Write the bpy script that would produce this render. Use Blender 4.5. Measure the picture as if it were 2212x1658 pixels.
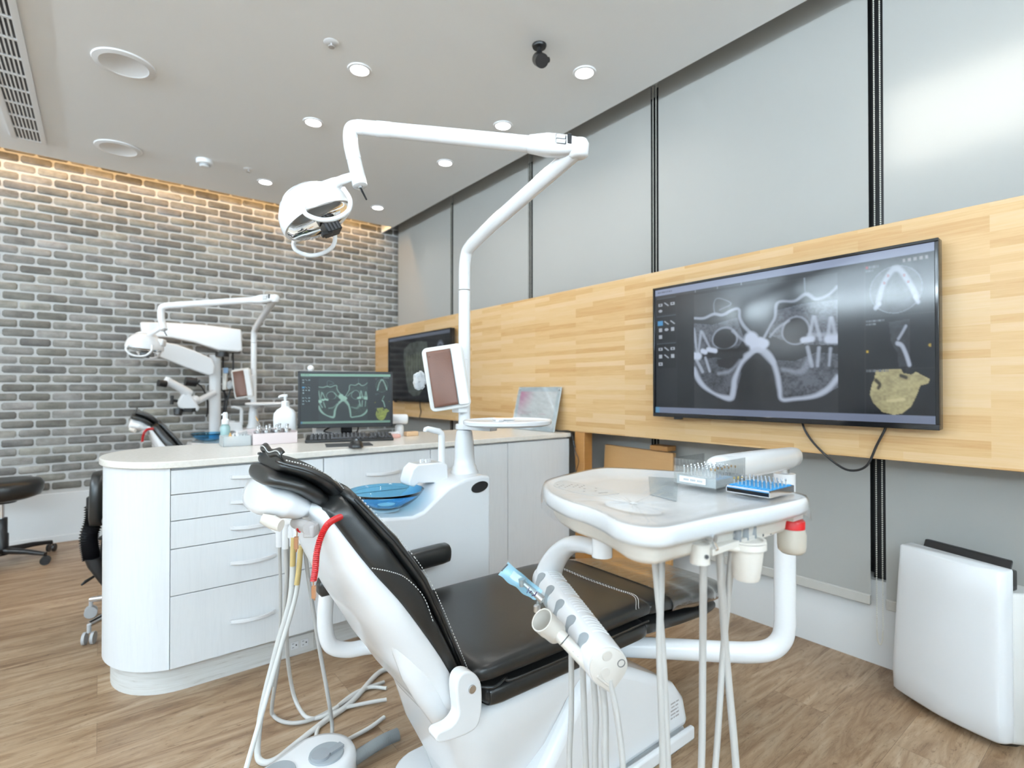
import bpy, bmesh, math, random
import numpy as np
from mathutils import Vector, Matrix

for o in list(bpy.data.objects):
    bpy.data.objects.remove(o)
SC = bpy.context.scene
COL = SC.collection
random.seed(7)
PI = math.pi

# ------------------------------------------------------------------ camera, world, exposure
CAM_Z = 1.10
YAW, PITCH, FPX = math.radians(38.194), math.radians(0.486), 1133.5
cam_d = bpy.data.cameras.new('camera')
cam = bpy.data.objects.new('camera', cam_d)
COL.objects.link(cam)
cam.location = (0, 0, CAM_Z)
cam.rotation_euler = (PI / 2 + PITCH, 0, -YAW)
cam_d.sensor_width = 36.0
cam_d.lens = FPX / 2212 * 36.0
cam_d.clip_start = 0.02
cam_d.dof.use_dof = True
cam_d.dof.focus_distance = 1.25
cam_d.dof.aperture_fstop = 3.2
SC.camera = cam

world = bpy.data.worlds.new('world')
SC.world = world
world.use_nodes = True
world.node_tree.nodes['Background'].inputs[0].default_value = (0.75, 0.85, 1.0, 1)
world.node_tree.nodes['Background'].inputs[1].default_value = 0.35
SC.view_settings.view_transform = 'Standard'
SC.view_settings.look = 'None'
SC.view_settings.gamma = 1.0
SC.view_settings.use_curve_mapping = False
SC.view_settings.exposure = -0.05

# room
WX = 2.442      # window wall
BY = 4.976      # brick wall
CZ = 2.67       # ceiling
EX = 2.243      # ceiling edge along the blinds
EY = 4.735      # ceiling edge along the brick wall
LX, RY = -4.2, -2.6
PX = 2.17       # face of the timber panel
CT = 0.842      # worktop height

def light(name, kind, loc, energy, color=(1, 1, 1), rot=(0, 0, 0), **kw):
    d = bpy.data.lights.new(name, kind)
    d.energy = energy
    d.color = color
    for k, v in kw.items():
        setattr(d, k, v)
    o = bpy.data.objects.new(name, d)
    o.location = loc
    o.rotation_euler = rot
    COL.objects.link(o)
    return o

DL_E = 15.0
DL_COL = (1.0, 0.97, 0.93)
DOWN = [(1.0, 2.485), (1.887, 1.817), (0.985, 3.147), (1.887, 2.485), (0.985, 4.285), (1.885, 3.147), (1.892, 4.29)]
DOWN_HID = [(1.0, 1.15), (1.25, 0.30), (1.0, -0.5), (-0.8, 1.0), (-0.8, 2.4), (-1.9, 3.6), (-2.0, 1.2), (-0.8, -0.6), (-2.6, 2.4)]  # out-of-view downlights, added beyond the seen ones for their light
for i, (x, y) in enumerate(DOWN + DOWN_HID):
    light('downlight_beam', 'SPOT', (x, y, CZ - 0.012), DL_E * (2.0 if x < 0 else (0.55 if y < 0.6 else 1.0)), DL_COL if x > 0 else (0.93, 0.97, 1.0), spot_size=math.radians(155), spot_blend=0.9, shadow_soft_size=0.05)
# warm strip hidden in the cove over the brick wall
light('cove_strip', 'AREA', (-0.9, 4.80, 2.80), 26.0, (1.0, 0.56, 0.18), rot=(math.radians(-28), 0, 0), shape='RECTANGLE', size=6.2, size_y=0.03)
# unseen uplights added behind and left of the camera to brighten the ceiling
light('added_uplight_left', 'AREA', (LX + 0.16, 1.2, 2.32), 350.0, (0.74, 0.89, 1.0), rot=(0, math.radians(215), 0), shape='RECTANGLE', size=0.06, size_y=7.0)
light('added_uplight_rear', 'AREA', (-1.2, RY + 0.16, 2.32), 330.0, (0.76, 0.90, 1.0), rot=(math.radians(145), 0, 0), shape='RECTANGLE', size=6.6, size_y=0.06)
# daylight strength of the windows added out of view, left and rear
WIN_E = 0.5

# ------------------------------------------------------------------ projection helpers (photo pixel -> world)
_F = Vector((math.sin(YAW) * math.cos(PITCH), math.cos(YAW) * math.cos(PITCH), math.sin(PITCH)))
_R = Vector((math.cos(YAW), -math.sin(YAW), 0.0))
_U = _R.cross(_F)
_C = Vector((0, 0, CAM_Z))
def P(px, py, x=None, y=None, z=None, d=None):
    r = _F + _R * (px - 1106) / FPX - _U * (py - 829) / FPX
    if x is not None: t = x / r[0]
    elif y is not None: t = y / r[1]
    elif z is not None: t = (z - CAM_Z) / r[2]
    else: t = d
    return _C + r * t

# ------------------------------------------------------------------ materials
def rgb(r, g, b):
    f = lambda c: (c / 255 / 12.92) if c / 255 <= 0.04045 else ((c / 255 + 0.055) / 1.055) ** 2.4
    return (f(r), f(g), f(b), 1)

def mat(name, color=(0.8, 0.8, 0.8, 1), rough=0.4, metal=0.0, **kw):
    m = bpy.data.materials.new(name)
    m.use_nodes = True
    b = m.node_tree.nodes['Principled BSDF']
    b.inputs['Base Color'].default_value = color if len(color) == 4 else (*color, 1)
    b.inputs['Roughness'].default_value = rough
    b.inputs['Metallic'].default_value = metal
    for k, v in kw.items():
        b.inputs[k].default_value = v
    return m

class NT:
    """small helper to write node trees"""
    def __init__(self, m):
        self.t = m.node_tree
        self.b = self.t.nodes.get('Principled BSDF')
    def n(self, kind, **kw):
        nd = self.t.nodes.new(kind)
        for k, v in kw.items():
            if k in nd.inputs.keys():
                nd.inputs[k].default_value = v
            else:
                setattr(nd, k, v)
        return nd
    def l(self, a, b):
        self.t.links.new(a, b)
    def pos(self):
        return self.n('ShaderNodeNewGeometry').outputs['Position']
    def obj(self):
        return self.n('ShaderNodeTexCoord').outputs['Object']
    def mapv(self, src, scale=(1, 1, 1), rot=(0, 0, 0), loc=(0, 0, 0)):
        mp = self.n('ShaderNodeMapping')
        mp.inputs['Scale'].default_value = scale
        mp.inputs['Rotation'].default_value = rot
        mp.inputs['Location'].default_value = loc
        self.l(src, mp.inputs['Vector'])
        return mp.outputs[0]
    def noise(self, vec, scale=5, detail=4, rough=0.5, dist=0.0):
        n = self.n('ShaderNodeTexNoise')
        n.inputs['Scale'].default_value = scale
        n.inputs['Detail'].default_value = detail
        n.inputs['Roughness'].default_value = rough
        n.inputs['Distortion'].default_value = dist
        self.l(vec, n.inputs['Vector'])
        return n.outputs['Fac']
    def ramp(self, fac, stops):
        r = self.n('ShaderNodeValToRGB')
        e = r.color_ramp.elements
        while len(e) < len(stops):
            e.new(0.5)
        for el, (p, c) in zip(e, stops):
            el.position = p
            el.color = c if len(c) == 4 else (*c, 1)
        self.l(fac, r.inputs[0])
        return r.outputs[0]
    def mix(self, fac, a, b, mode='MIX'):
        m = self.n('ShaderNodeMix')
        m.data_type = 'RGBA'
        m.blend_type = mode
        for s, i in ((fac, 0), (a, 6), (b, 7)):
            if hasattr(s, 'is_linked'):
                self.l(s, m.inputs[i])
            else:
                m.inputs[i].default_value = s
        return m.outputs[2]
    def bump(self, h, strength=0.2, dist=0.01):
        b = self.n('ShaderNodeBump')
        b.inputs['Strength'].default_value = strength
        b.inputs['Distance'].default_value = dist
        self.l(h, b.inputs['Height'])
        self.l(b.outputs[0], self.b.inputs['Normal'])
    def base(self, c):
        self.l(c, self.b.inputs['Base Color'])

M = {}
M['ceiling'] = mat('ceiling_paint', (0.88, 0.90, 0.91, 1), 0.9)
M['wall'] = mat('wall_paint', (0.80, 0.81, 0.81, 1), 0.7)
M['skirting'] = mat('skirting_paint', (0.78, 0.80, 0.81, 1), 0.45)
M['white'] = mat('white_plastic', (0.80, 0.81, 0.82, 1), 0.28)
M['gloss'] = mat('white_enamel', (0.83, 0.84, 0.85, 1), 0.16)
M['cream'] = mat('cream_plastic', (0.70, 0.66, 0.60, 1), 0.3)
M['hose'] = mat('grey_hose_rubber', (0.50, 0.49, 0.47, 1), 0.42)
M['hose_white'] = mat('white_hose_rubber', (0.68, 0.68, 0.66, 1), 0.4)
M['hose_yellow'] = mat('aged_yellow_hose', (0.62, 0.47, 0.20, 1), 0.4)
M['grey'] = mat('grey_plastic', (0.30, 0.32, 0.34, 1), 0.4)
M['midgrey'] = mat('warm_grey_plastic', (0.48, 0.46, 0.45, 1), 0.4)
M['dark'] = mat('dark_grey_plastic', (0.06, 0.06, 0.065, 1), 0.45)
M['black'] = mat('black_plastic', (0.012, 0.012, 0.013, 1), 0.35)
M['blackgloss'] = mat('black_gloss', (0.006, 0.006, 0.007, 1), 0.08)
M['chrome'] = mat('chrome', (0.75, 0.76, 0.78, 1), 0.16, 1.0)
M['steel'] = mat('brushed_steel', (0.62, 0.62, 0.62, 1), 0.32, 1.0)
M['copper'] = mat('copper_clip', (0.62, 0.36, 0.22, 1), 0.3, 1.0)
M['gold'] = mat('brass_contacts', (0.55, 0.40, 0.14, 1), 0.3, 1.0)
M['red'] = mat('red_plastic', (0.55, 0.012, 0.014, 1), 0.35)
M['yellow'] = mat('yellow_band', (0.85, 0.45, 0.02, 1), 0.4)
M['blueplastic'] = mat('blue_silicone', (0.03, 0.30, 0.62, 1), 0.45)
M['amber'] = mat('amber_bur', (0.45, 0.25, 0.07, 1), 0.35, 0.6)
M['thread'] = mat('white_stitching', (0.62, 0.62, 0.60, 1), 0.7)
M['orange'] = mat('orange_wax', (0.85, 0.42, 0.10, 1), 0.5)
M['pink'] = mat('pink_acrylic', (0.80, 0.46, 0.40, 1), 0.4)
M['paper'] = mat('white_paper', (0.82, 0.82, 0.82, 1), 0.8)
M['pencil'] = mat('pale_timber_stick', (0.70, 0.42, 0.16, 1), 0.6)
M['slot'] = mat('grey_slot_lining', (0.33, 0.36, 0.38, 1), 0.6)
M['outlet'] = mat('outlet_plastic', (0.72, 0.72, 0.70, 1), 0.35)
M['bottle'] = mat('white_bottle_plastic', (0.82, 0.83, 0.83, 1), 0.35)
M['mullion'] = mat('black_window_frame', (0.010, 0.010, 0.011, 1), 0.4)
M['chain'] = mat('bead_chain', (0.78, 0.76, 0.68, 1), 0.4)

# black leather
m = mat('black_leather', (0.012, 0.013, 0.013, 1), 0.31)
m.node_tree.nodes['Principled BSDF'].inputs['Specular IOR Level'].default_value = 0.62
t = NT(m)
h = t.noise(t.obj(), 420, 3, 0.6)
t.bump(h, 0.10, 0.002)
M['leather'] = m

# white laminate with a faint wood grain
m = mat('white_laminate', (0.78, 0.80, 0.81, 1), 0.38)
t = NT(m)
v = t.mapv(t.pos(), (26, 26, 1.6))
g = t.noise(v, 3.0, 6, 0.65, 1.2)
t.base(t.ramp(g, [(0.30, (0.765, 0.785, 0.80, 1)), (0.55, (0.80, 0.82, 0.835, 1))]))
t.bump(g, 0.06, 0.002)
M['laminate'] = m

# worktop: cream solid surface
m = mat('cream_worktop', (0.80, 0.76, 0.69, 1), 0.22)
t = NT(m)
g = t.noise(t.pos(), 90, 4, 0.6)
t.base(t.ramp(g, [(0.35, (0.76, 0.725, 0.66, 1)), (0.62, (0.82, 0.79, 0.73, 1))]))
M['worktop'] = m

# scuffed plinth
m = mat('scuffed_plinth', (0.70, 0.70, 0.68, 1), 0.5)
t = NT(m)
v = t.mapv(t.pos(), (2.0, 2.0, 46))
g = t.noise(v, 3.0, 5, 0.7, 0.6)
t.base(t.ramp(g, [(0.28, (0.40, 0.37, 0.33, 1)), (0.40, (0.66, 0.65, 0.62, 1)), (0.6, (0.74, 0.74, 0.72, 1))]))
M['plinth'] = m

# laminated timber panel: staggered staves, grain along y
def timber(name, cols, row=0.026, length=0.36, rough=0.42, axes='yz'):
    m = mat(name, cols[1], rough)
    t = NT(m)
    sp = t.n('ShaderNodeSeparateXYZ')
    t.l(t.pos(), sp.inputs[0])
    cb = t.n('ShaderNodeCombineXYZ')
    t.l(sp.outputs['XYZ'.index(axes[0].upper())], cb.inputs[0])
    t.l(sp.outputs['XYZ'.index(axes[1].upper())], cb.inputs[1])
    br = t.n('ShaderNodeTexBrick')
    br.offset, br.offset_frequency, br.squash = 0.37, 3, 1.0
    br.inputs['Scale'].default_value = 1.0
    br.inputs['Mortar Size'].default_value = 0.0
    br.inputs['Bias'].default_value = 0.0
    br.inputs['Brick Width'].default_value = length
    br.inputs['Row Height'].default_value = row
    br.inputs['Color1'].default_value = (0, 0, 0, 1)
    br.inputs['Color2'].default_value = (1, 1, 1, 1)
    t.l(cb.outputs[0], br.inputs['Vector'])
    gr = t.noise(t.mapv(cb.outputs[0], (3.0, 55, 1)), 2.4, 6, 0.62, 0.5)
    mx = t.mix(0.30, br.outputs['Color'], t.ramp(gr, [(0.3, (0, 0, 0, 1)), (0.7, (1, 1, 1, 1))]))
    t.base(t.ramp(mx, [(0.05, cols[0]), (0.5, cols[1]), (0.95, cols[2])]))
    t.bump(gr, 0.04, 0.002)
    return m
M['timber'] = timber('laminated_timber', [(0.52, 0.29, 0.105, 1), (0.63, 0.41, 0.195, 1), (0.67, 0.47, 0.27, 1)])
M['veneer'] = timber('timber_veneer', [(0.55, 0.29, 0.10, 1), (0.60, 0.33, 0.125, 1), (0.63, 0.36, 0.145, 1)], 0.3, 3.0)
M['post'] = timber('timber_post', [(0.42, 0.19, 0.05, 1), (0.50, 0.24, 0.07, 1), (0.56, 0.29, 0.10, 1)], 2.0, 3.0)

# vinyl plank floor, planks along x
m = mat('vinyl_plank_floor', (0.4, 0.3, 0.2, 1), 0.40)
t = NT(m)
br = t.n('ShaderNodeTexBrick')
br.offset, br.offset_frequency = 0.41, 2
br.inputs['Scale'].default_value = 1.0
br.inputs['Brick Width'].default_value = 1.22
br.inputs['Row Height'].default_value = 0.184
br.inputs['Mortar Size'].default_value = 0.0006
br.inputs['Mortar Smooth'].default_value = 0.2
br.inputs['Color1'].default_value = (0, 0, 0, 1)
br.inputs['Color2'].default_value = (1, 1, 1, 1)
br.inputs['Mortar'].default_value = (0.5, 0.5, 0.5, 1)
t.l(t.pos(), br.inputs['Vector'])
off = t.n('ShaderNodeVectorMath', operation='MULTIPLY_ADD')
t.l(br.outputs['Color'], off.inputs[0])
off.inputs[1].default_value = (7.3, 3.1, 0)
t.l(t.pos(), off.inputs[2])
g1 = t.noise(t.mapv(off.outputs[0], (1.3, 7.5, 1)), 2.0, 8, 0.62, 1.3)
g2 = t.noise(t.mapv(off.outputs[0], (4.0, 55.0, 1)), 2.0, 7, 0.72, 0.6)
g3 = t.noise(t.mapv(off.outputs[0], (9, 24, 1)), 3.0, 5, 0.7, 0.8)
c = t.ramp(g1, [(0.28, (0.150, 0.082, 0.042, 1)), (0.42, (0.265, 0.165, 0.092, 1)), (0.54, (0.365, 0.250, 0.155, 1)), (0.70, (0.450, 0.335, 0.230, 1))])
c = t.mix(1.0, c, t.ramp(g2, [(0.28, (0.52, 0.47, 0.42, 1)), (0.44, (0.95, 0.95, 0.95, 1)), (0.70, (1.10, 1.10, 1.10, 1))]), 'MULTIPLY')
c = t.mix(1.0, c, t.ramp(g3, [(0.30, (0.55, 0.48, 0.42, 1)), (0.42, (1.0, 1.0, 1.0, 1)), (1.0, (1.0, 1.0, 1.0, 1))]), 'MULTIPLY')
tone = t.ramp(br.outputs['Color'], [(0.0, (0.90, 0.88, 0.86, 1)), (1.0, (1.08, 1.08, 1.08, 1))])
c = t.mix(1.0, c, tone, 'MULTIPLY')
c = t.mix(br.outputs['Fac'], c, (0.16, 0.10, 0.06, 1))
t.base(c)
t.bump(g2, 0.05, 0.002)
M['floor'] = m

# brick slips: colour attribute per brick, mottled
m = mat('grey_brick', (0.2, 0.2, 0.2, 1), 0.85)
t = NT(m)
at = t.n('ShaderNodeVertexColor', layer_name='tone')
n1 = t.noise(t.pos(), 16, 6, 0.7)
n2 = t.noise(t.mapv(t.pos(), (9, 1, 26)), 1.0, 5, 0.6)
n3 = t.noise(t.pos(), 170, 3, 0.6)
mod = t.ramp(t.mix(0.5, n1, n2), [(0.30, (0.50, 0.50, 0.49, 1)), (0.48, (0.98, 0.98, 0.98, 1)), (0.66, (1.4, 1.4, 1.4, 1))])
c = t.mix(1.0, at.outputs['Color'], mod, 'MULTIPLY')
t.base(c)
t.bump(t.mix(0.4, n1, n3), 0.5, 0.006)
M['brick'] = m
m = mat('pale_mortar', (0.56, 0.56, 0.55, 1), 0.9)
t = NT(m)
t.bump(t.noise(t.pos(), 120, 4, 0.6), 0.4, 0.004)
M['mortar'] = m

# roller blind cloth: diffuse, a little light passes through
m = bpy.data.materials.new('blind_cloth')
m.use_nodes = True
t = NT(m)
t.b.inputs['Base Color'].default_value = (0.46, 0.455, 0.43, 1)
t.b.inputs['Roughness'].default_value = 0.55
tr = t.n('ShaderNodeBsdfTranslucent')
tr.inputs[0].default_value = (0.75, 0.74, 0.70, 1)
mx = t.n('ShaderNodeMixShader')
mx.inputs[0].default_value = 0.16
out = m.node_tree.nodes['Material Output']
t.l(t.b.outputs[0], mx.inputs[1]); t.l(tr.outputs[0], mx.inputs[2]); t.l(mx.outputs[0], out.inputs[0])
M['blind'] = m
M['blindbar'] = mat('blind_bottom_bar', (0.52, 0.50, 0.46, 1), 0.5)

def glass(name, color, rough=0.0, ior=1.45, trans=1.0):
    return mat(name, color, rough, **{'Transmission Weight': trans, 'IOR': ior})
M['blueglass'] = glass('blue_glass', (0.22, 0.62, 0.92, 1), 0.0, 1.35)
M['lens'] = glass('clear_lens', (0.95, 0.96, 0.96, 1), 0.02, 1.25)
M['frosted'] = mat('frosted_jar', (0.78, 0.72, 0.62, 1), 0.35, **{'Transmission Weight': 0.45, 'IOR': 1.3})
M['windowglass'] = mat('dark_window_glass', (0.02, 0.022, 0.025, 1), 0.04)

def film(name, tint, alpha, rough, gl, bump=0.35):
    """thin clear plastic film: mostly see-through, glossy at grazing angles"""
    m = bpy.data.materials.new(name)
    m.use_nodes = True
    t = NT(m)
    m.node_tree.nodes.remove(t.b)
    tp = t.n('ShaderNodeBsdfTransparent'); tp.inputs[0].default_value = tint
    g = t.n('ShaderNodeBsdfGlossy'); g.inputs['Roughness'].default_value = rough
    g.inputs[0].default_value = (0.95, 0.95, 0.95, 1)
    fr = t.n('ShaderNodeFresnel'); fr.inputs[0].default_value = 1.5
    nz = t.noise(t.mapv(t.obj(), (5, 22, 9)), 2.4, 5, 0.6, 1.5)
    bp = t.n('ShaderNodeBump'); bp.inputs['Strength'].default_value = bump; bp.inputs['Distance'].default_value = 0.012
    t.l(nz, bp.inputs['Height']); t.l(bp.outputs[0], g.inputs['Normal'])
    ma = t.n('ShaderNodeMath', operation='MULTIPLY_ADD')
    t.l(fr.outputs[0], ma.inputs[0]); ma.inputs[1].default_value = gl; ma.inputs[2].default_value = alpha
    cl = t.n('ShaderNodeClamp'); t.l(ma.outputs[0], cl.inputs[0])
    mx = t.n('ShaderNodeMixShader')
    t.l(cl.outputs[0], mx.inputs[0]); t.l(tp.outputs[0], mx.inputs[1]); t.l(g.outputs[0], mx.inputs[2])
    t.l(mx.outputs[0], m.node_tree.nodes['Material Output'].inputs[0])
    return m
M['film'] = film('cling_film', (0.985, 0.99, 0.99, 1), 0.012, 0.10, 0.55, 0.16)
M['clear'] = film('clear_acrylic', (0.975, 0.985, 0.985, 1), 0.03, 0.05, 0.45, 0.0)
M['legfilm'] = film('leg_rest_film', (0.95, 0.95, 0.95, 1), 0.10, 0.10, 2.2)
M['pouch'] = mat('blue_pouch_film', (0.50, 0.78, 0.90, 1), 0.3, Alpha=0.85)
M['pouchglass'] = film('pouch_front_film', (0.90, 0.97, 1.0, 1), 0.03, 0.12, 0.5, 0.1)

def emis(name, color, strength):
    m = mat(name, color, 0.5)
    b = m.node_tree.nodes['Principled BSDF']
    b.inputs['Emission Color'].default_value = color
    b.inputs['Emission Strength'].default_value = strength
    return m
M['lamp'] = emis('downlight_glow', (1.0, 0.97, 0.93, 1), 9.0)
M['added_sky'] = emis('added_daylight_pane', (0.68, 0.86, 1.0, 1), WIN_E)  # glowing pane of the windows added left and rear
M['added_sky2'] = emis('daylight_pane_small', (0.85, 0.95, 1.0, 1), 6.0)
M['bulb'] = emis('warm_bulb', (1.0, 0.55, 0.22, 1), 30.0)
M['led'] = emis('blue_led', (0.15, 0.25, 1.0, 1), 6.0)
M['strip'] = emis('added_stripe_glow', (1.0, 0.97, 0.90, 1), 9.0)  # glow of the strips added behind the blind

# brown leatherette of the film viewer
m = mat('brown_leatherette', (0.17, 0.078, 0.052, 1), 0.42)
t = NT(m)
t.bump(t.noise(t.obj(), 260, 2, 0.5), 0.25, 0.003)
M['brown'] = m

def screen_mat(name, strength):
    m = mat(name, (0.004, 0.004, 0.005, 1), 0.13)
    t = NT(m)
    a = t.n('ShaderNodeVertexColor', layer_name='picture')
    t.l(a.outputs['Color'], t.b.inputs['Emission Color'])
    t.b.inputs['Emission Strength'].default_value = strength
    return m
M['tvscreen'] = screen_mat('television_picture', 0.85)
M['pcscreen'] = screen_mat('monitor_picture', 0.75)
M['pcscreen'].node_tree.nodes['Principled BSDF'].inputs['Roughness'].default_value = 0.45
m = mat('printed_certificate', (0.8, 0.8, 0.8, 1), 0.25)
t = NT(m)
a = t.n('ShaderNodeVertexColor', layer_name='picture')
t.base(a.outputs['Color'])
M['print'] = m
# ------------------------------------------------------------------ mesh building
def V(*a):
    return Vector(a)

def catmull(pts, k=8, closed=False):
    pts = [Vector(p) for p in pts]
    n = len(pts)
    out = []
    rng = range(n if closed else n - 1)
    for i in rng:
        if closed:
            p0, p1, p2, p3 = pts[(i - 1) % n], pts[i], pts[(i + 1) % n], pts[(i + 2) % n]
        else:
            p1, p2 = pts[i], pts[i + 1]
            p0 = pts[i - 1] if i > 0 else p1 * 2 - p2
            p3 = pts[i + 2] if i + 2 < n else p2 * 2 - p1
        for j in range(k):
            t = j / k
            out.append(0.5 * ((2 * p1) + (p2 - p0) * t + (2 * p0 - 5 * p1 + 4 * p2 - p3) * t * t + (3 * p1 - p0 - 3 * p2 + p3) * t ** 3))
    if not closed:
        out.append(pts[-1].copy())
    return out

def lerp_list(vals, n):
    vals = list(vals)
    return [float(np.interp(i / (n - 1) * (len(vals) - 1), range(len(vals)), vals)) for i in range(n)]

class MB:
    def __init__(self):
        self.v, self.f, self.col = [], [], None
    def add(self, vs, fs):
        o = len(self.v)
        self.v += [Vector(x) for x in vs]
        self.f += [tuple(i + o for i in f) for f in fs]
        return self
    def box(self, x0, x1, y0, y1, z0, z1):
        vs = [(x, y, z) for z in (z0, z1) for y in (y0, y1) for x in (x0, x1)]
        return self.add(vs, [(0, 2, 3, 1), (4, 5, 7, 6), (0, 1, 5, 4), (2, 6, 7, 3), (0, 4, 6, 2), (1, 3, 7, 5)])
    def obox(self, c, u, v, w, hu, hv, hw):
        c, u, v, w = Vector(c), Vector(u).normalized(), Vector(v).normalized(), Vector(w).normalized()
        vs = [c + u * a * hu + v * b * hv + w * d * hw for d in (-1, 1) for b in (-1, 1) for a in (-1, 1)]
        return self.add(vs, [(0, 2, 3, 1), (4, 5, 7, 6), (0, 1, 5, 4), (2, 6, 7, 3), (0, 4, 6, 2), (1, 3, 7, 5)])
    def loft(self, rings, cap=True, closed=False):
        n = len(rings[0])
        vs = [p for r in rings for p in r]
        fs = []
        m = len(rings)
        for i in range(m if closed else m - 1):
            a, b = i * n, ((i + 1) % m) * n
            for j in range(n):
                k = (j + 1) % n
                fs.append((a + j, a + k, b + k, b + j))
        if cap and not closed:
            fs.append(tuple(reversed(range(n))))
            fs.append(tuple((m - 1) * n + j for j in range(n)))
        return self.add(vs, fs)
    def tube(self, pts, r, n=12, cap=True, closed=False, flat=None):
        pts = [Vector(p) for p in pts]
        m = len(pts)
        rs = lerp_list(r, m) if isinstance(r, (list, tuple)) else [r] * m
        tg = []
        for i in range(m):
            if closed:
                d = pts[(i + 1) % m] - pts[i - 1]
            else:
                d = pts[min(i + 1, m - 1)] - pts[max(i - 1, 0)]
            tg.append(d.normalized() if d.length > 1e-9 else V(0, 0, 1))
        up = V(0, 0, 1) if abs(tg[0].z) < 0.9 else V(1, 0, 0)
        nn = (up - tg[0] * up.dot(tg[0])).normalized()
        rings = []
        for i in range(m):
            nn = (nn - tg[i] * nn.dot(tg[i])).normalized()
            bb = tg[i].cross(nn)
            ku, kv = (1, 1) if flat is None else flat
            rings.append([pts[i] + (nn * math.cos(2 * PI * j / n) * ku + bb * math.sin(2 * PI * j / n) * kv) * rs[i] for j in range(n)])
        return self.loft(rings, cap, closed)
    def lathe(self, prof, o=(0, 0, 0), ax=(0, 0, 1), n=28, ell=(1, 1), ref=None):
        o, ax = Vector(o), Vector(ax).normalized()
        if ref is None:
            ref = V(1, 0, 0) if abs(ax.x) < 0.9 else V(0, 1, 0)
        u = (Vector(ref) - ax * Vector(ref).dot(ax)).normalized()
        w = ax.cross(u)
        rings = [[o + ax * h + (u * math.cos(2 * PI * j / n) * ell[0] + w * math.sin(2 * PI * j / n) * ell[1]) * max(r, 1e-5) for j in range(n)] for r, h in prof]
        return self.loft(rings, True)
    def cyl(self, a, b, r, n=20):
        return self.tube([a, b], r, n)
    def ball(self, c, rad, n=20, m=12, rot=None):
        c = Vector(c)
        rad = Vector(rad) if hasattr(rad, '__len__') else V(rad, rad, rad)
        R = rot or Matrix.Identity(3)
        rings = []
        for i in range(1, m):
            a = PI * i / m
            rings.append([c + R @ V(rad.x * math.sin(a) * math.cos(2 * PI * j / n), rad.y * math.sin(a) * math.sin(2 * PI * j / n), -rad.z * math.cos(a)) for j in range(n)])
        return self.loft(rings, True)
    def prism(self, poly, vec):
        vec = Vector(vec)
        a = [Vector(p) for p in poly]
        return self.loft([a, [p + vec for p in a]], True)
    def grid(self, fn, nu, nv):
        vs = [fn(i / nu, j / nv) for j in range(nv + 1) for i in range(nu + 1)]
        fs = [(j * (nu + 1) + i, j * (nu + 1) + i + 1, (j + 1) * (nu + 1) + i + 1, (j + 1) * (nu + 1) + i) for j in range(nv) for i in range(nu)]
        return self.add(vs, fs)
    def build(self, name, mt, parent=None, bevel=0.0, seg=2, subd=0, sharp=38, thick=0.0, fix=True):
        me = bpy.data.meshes.new(name)
        vs = [Vector(p) for p in self.v]
        if parent is not None:
            off = wloc(parent)
        else:
            mn = [min(p[i] for p in vs) for i in range(3)]
            mxx = [max(p[i] for p in vs) for i in range(3)]
            off = V((mn[0] + mxx[0]) / 2, (mn[1] + mxx[1]) / 2, mn[2])
        me.from_pydata([tuple(p - off) for p in vs], [], self.f)
        if fix:
            bm = bmesh.new(); bm.from_mesh(me)
            bmesh.ops.recalc_face_normals(bm, faces=bm.faces)
            bm.to_mesh(me); bm.free()
        me.materials.append(M[mt] if isinstance(mt, str) else mt)
        me.polygons.foreach_set('use_smooth', [True] * len(me.polygons))
        try:
            me.set_sharp_from_angle(angle=math.radians(sharp))
        except Exception:
            pass
        ob = bpy.data.objects.new(name, me)
        COL.objects.link(ob)
        if parent is not None:
            ob.parent = parent
        else:
            ob.location = off
        if thick:
            s = ob.modifiers.new('solid', 'SOLIDIFY'); s.thickness = thick; s.offset = 0
        if bevel:
            b = ob.modifiers.new('bevel', 'BEVEL')
            b.width = bevel; b.segments = seg; b.limit_method = 'ANGLE'; b.angle_limit = math.radians(40)
            b.harden_normals = False
        if subd:
            s = ob.modifiers.new('sub', 'SUBSURF'); s.levels = subd; s.render_levels = subd
        return ob

def wloc(o):
    p = V(0, 0, 0)
    while o is not None:
        p += o.location
        o = o.parent
    return p

def tag(o, label, cat, group=None):
    o['label'] = label
    o['category'] = cat
    if group:
        o['group'] = group
    return o

def thing(name, label, cat, loc, group=None):
    o = bpy.data.objects.new(name, None)
    o.empty_display_size = 0.05
    COL.objects.link(o)
    o.location = loc
    return tag(o, label, cat, group)

def struct(o):
    o['kind'] = 'structure'
    return o

def kids(o):
    return [c for c in bpy.data.objects if c.parent == o]

def dup(root, delta, label):
    """a copy of a thing with copies of its parts and sub-parts"""
    r = root.copy(); COL.objects.link(r)
    r.location = root.location + Vector(delta)
    r['label'] = label
    for ch in kids(root):
        c = ch.copy(); COL.objects.link(c); c.parent = r
        for g in kids(ch):
            d = g.copy(); COL.objects.link(d); d.parent = c
    return r

def rrect(w, h, r, n=5):
    """rounded rectangle outline centred on the origin"""
    out = []
    for cx, cy, a0 in ((w / 2 - r, h / 2 - r, 0), (-w / 2 + r, h / 2 - r, 90), (-w / 2 + r, -h / 2 + r, 180), (w / 2 - r, -h / 2 + r, 270)):
        for i in range(n + 1):
            a = math.radians(a0 + 90 * i / n)
            out.append((cx + r * math.cos(a), cy + r * math.sin(a)))
    return out

# ------------------------------------------------------------------ the room
b = MB(); b.box(LX - 0.1, WX + 0.25, RY - 0.1, BY + 0.1, -0.06, 0.0)
struct(b.build('floor', 'floor'))
b = MB()
b.box(LX - 0.1, EX, RY - 0.1, EY, CZ, CZ + 0.10)
struct(b.build('ceiling', 'ceiling'))
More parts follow.
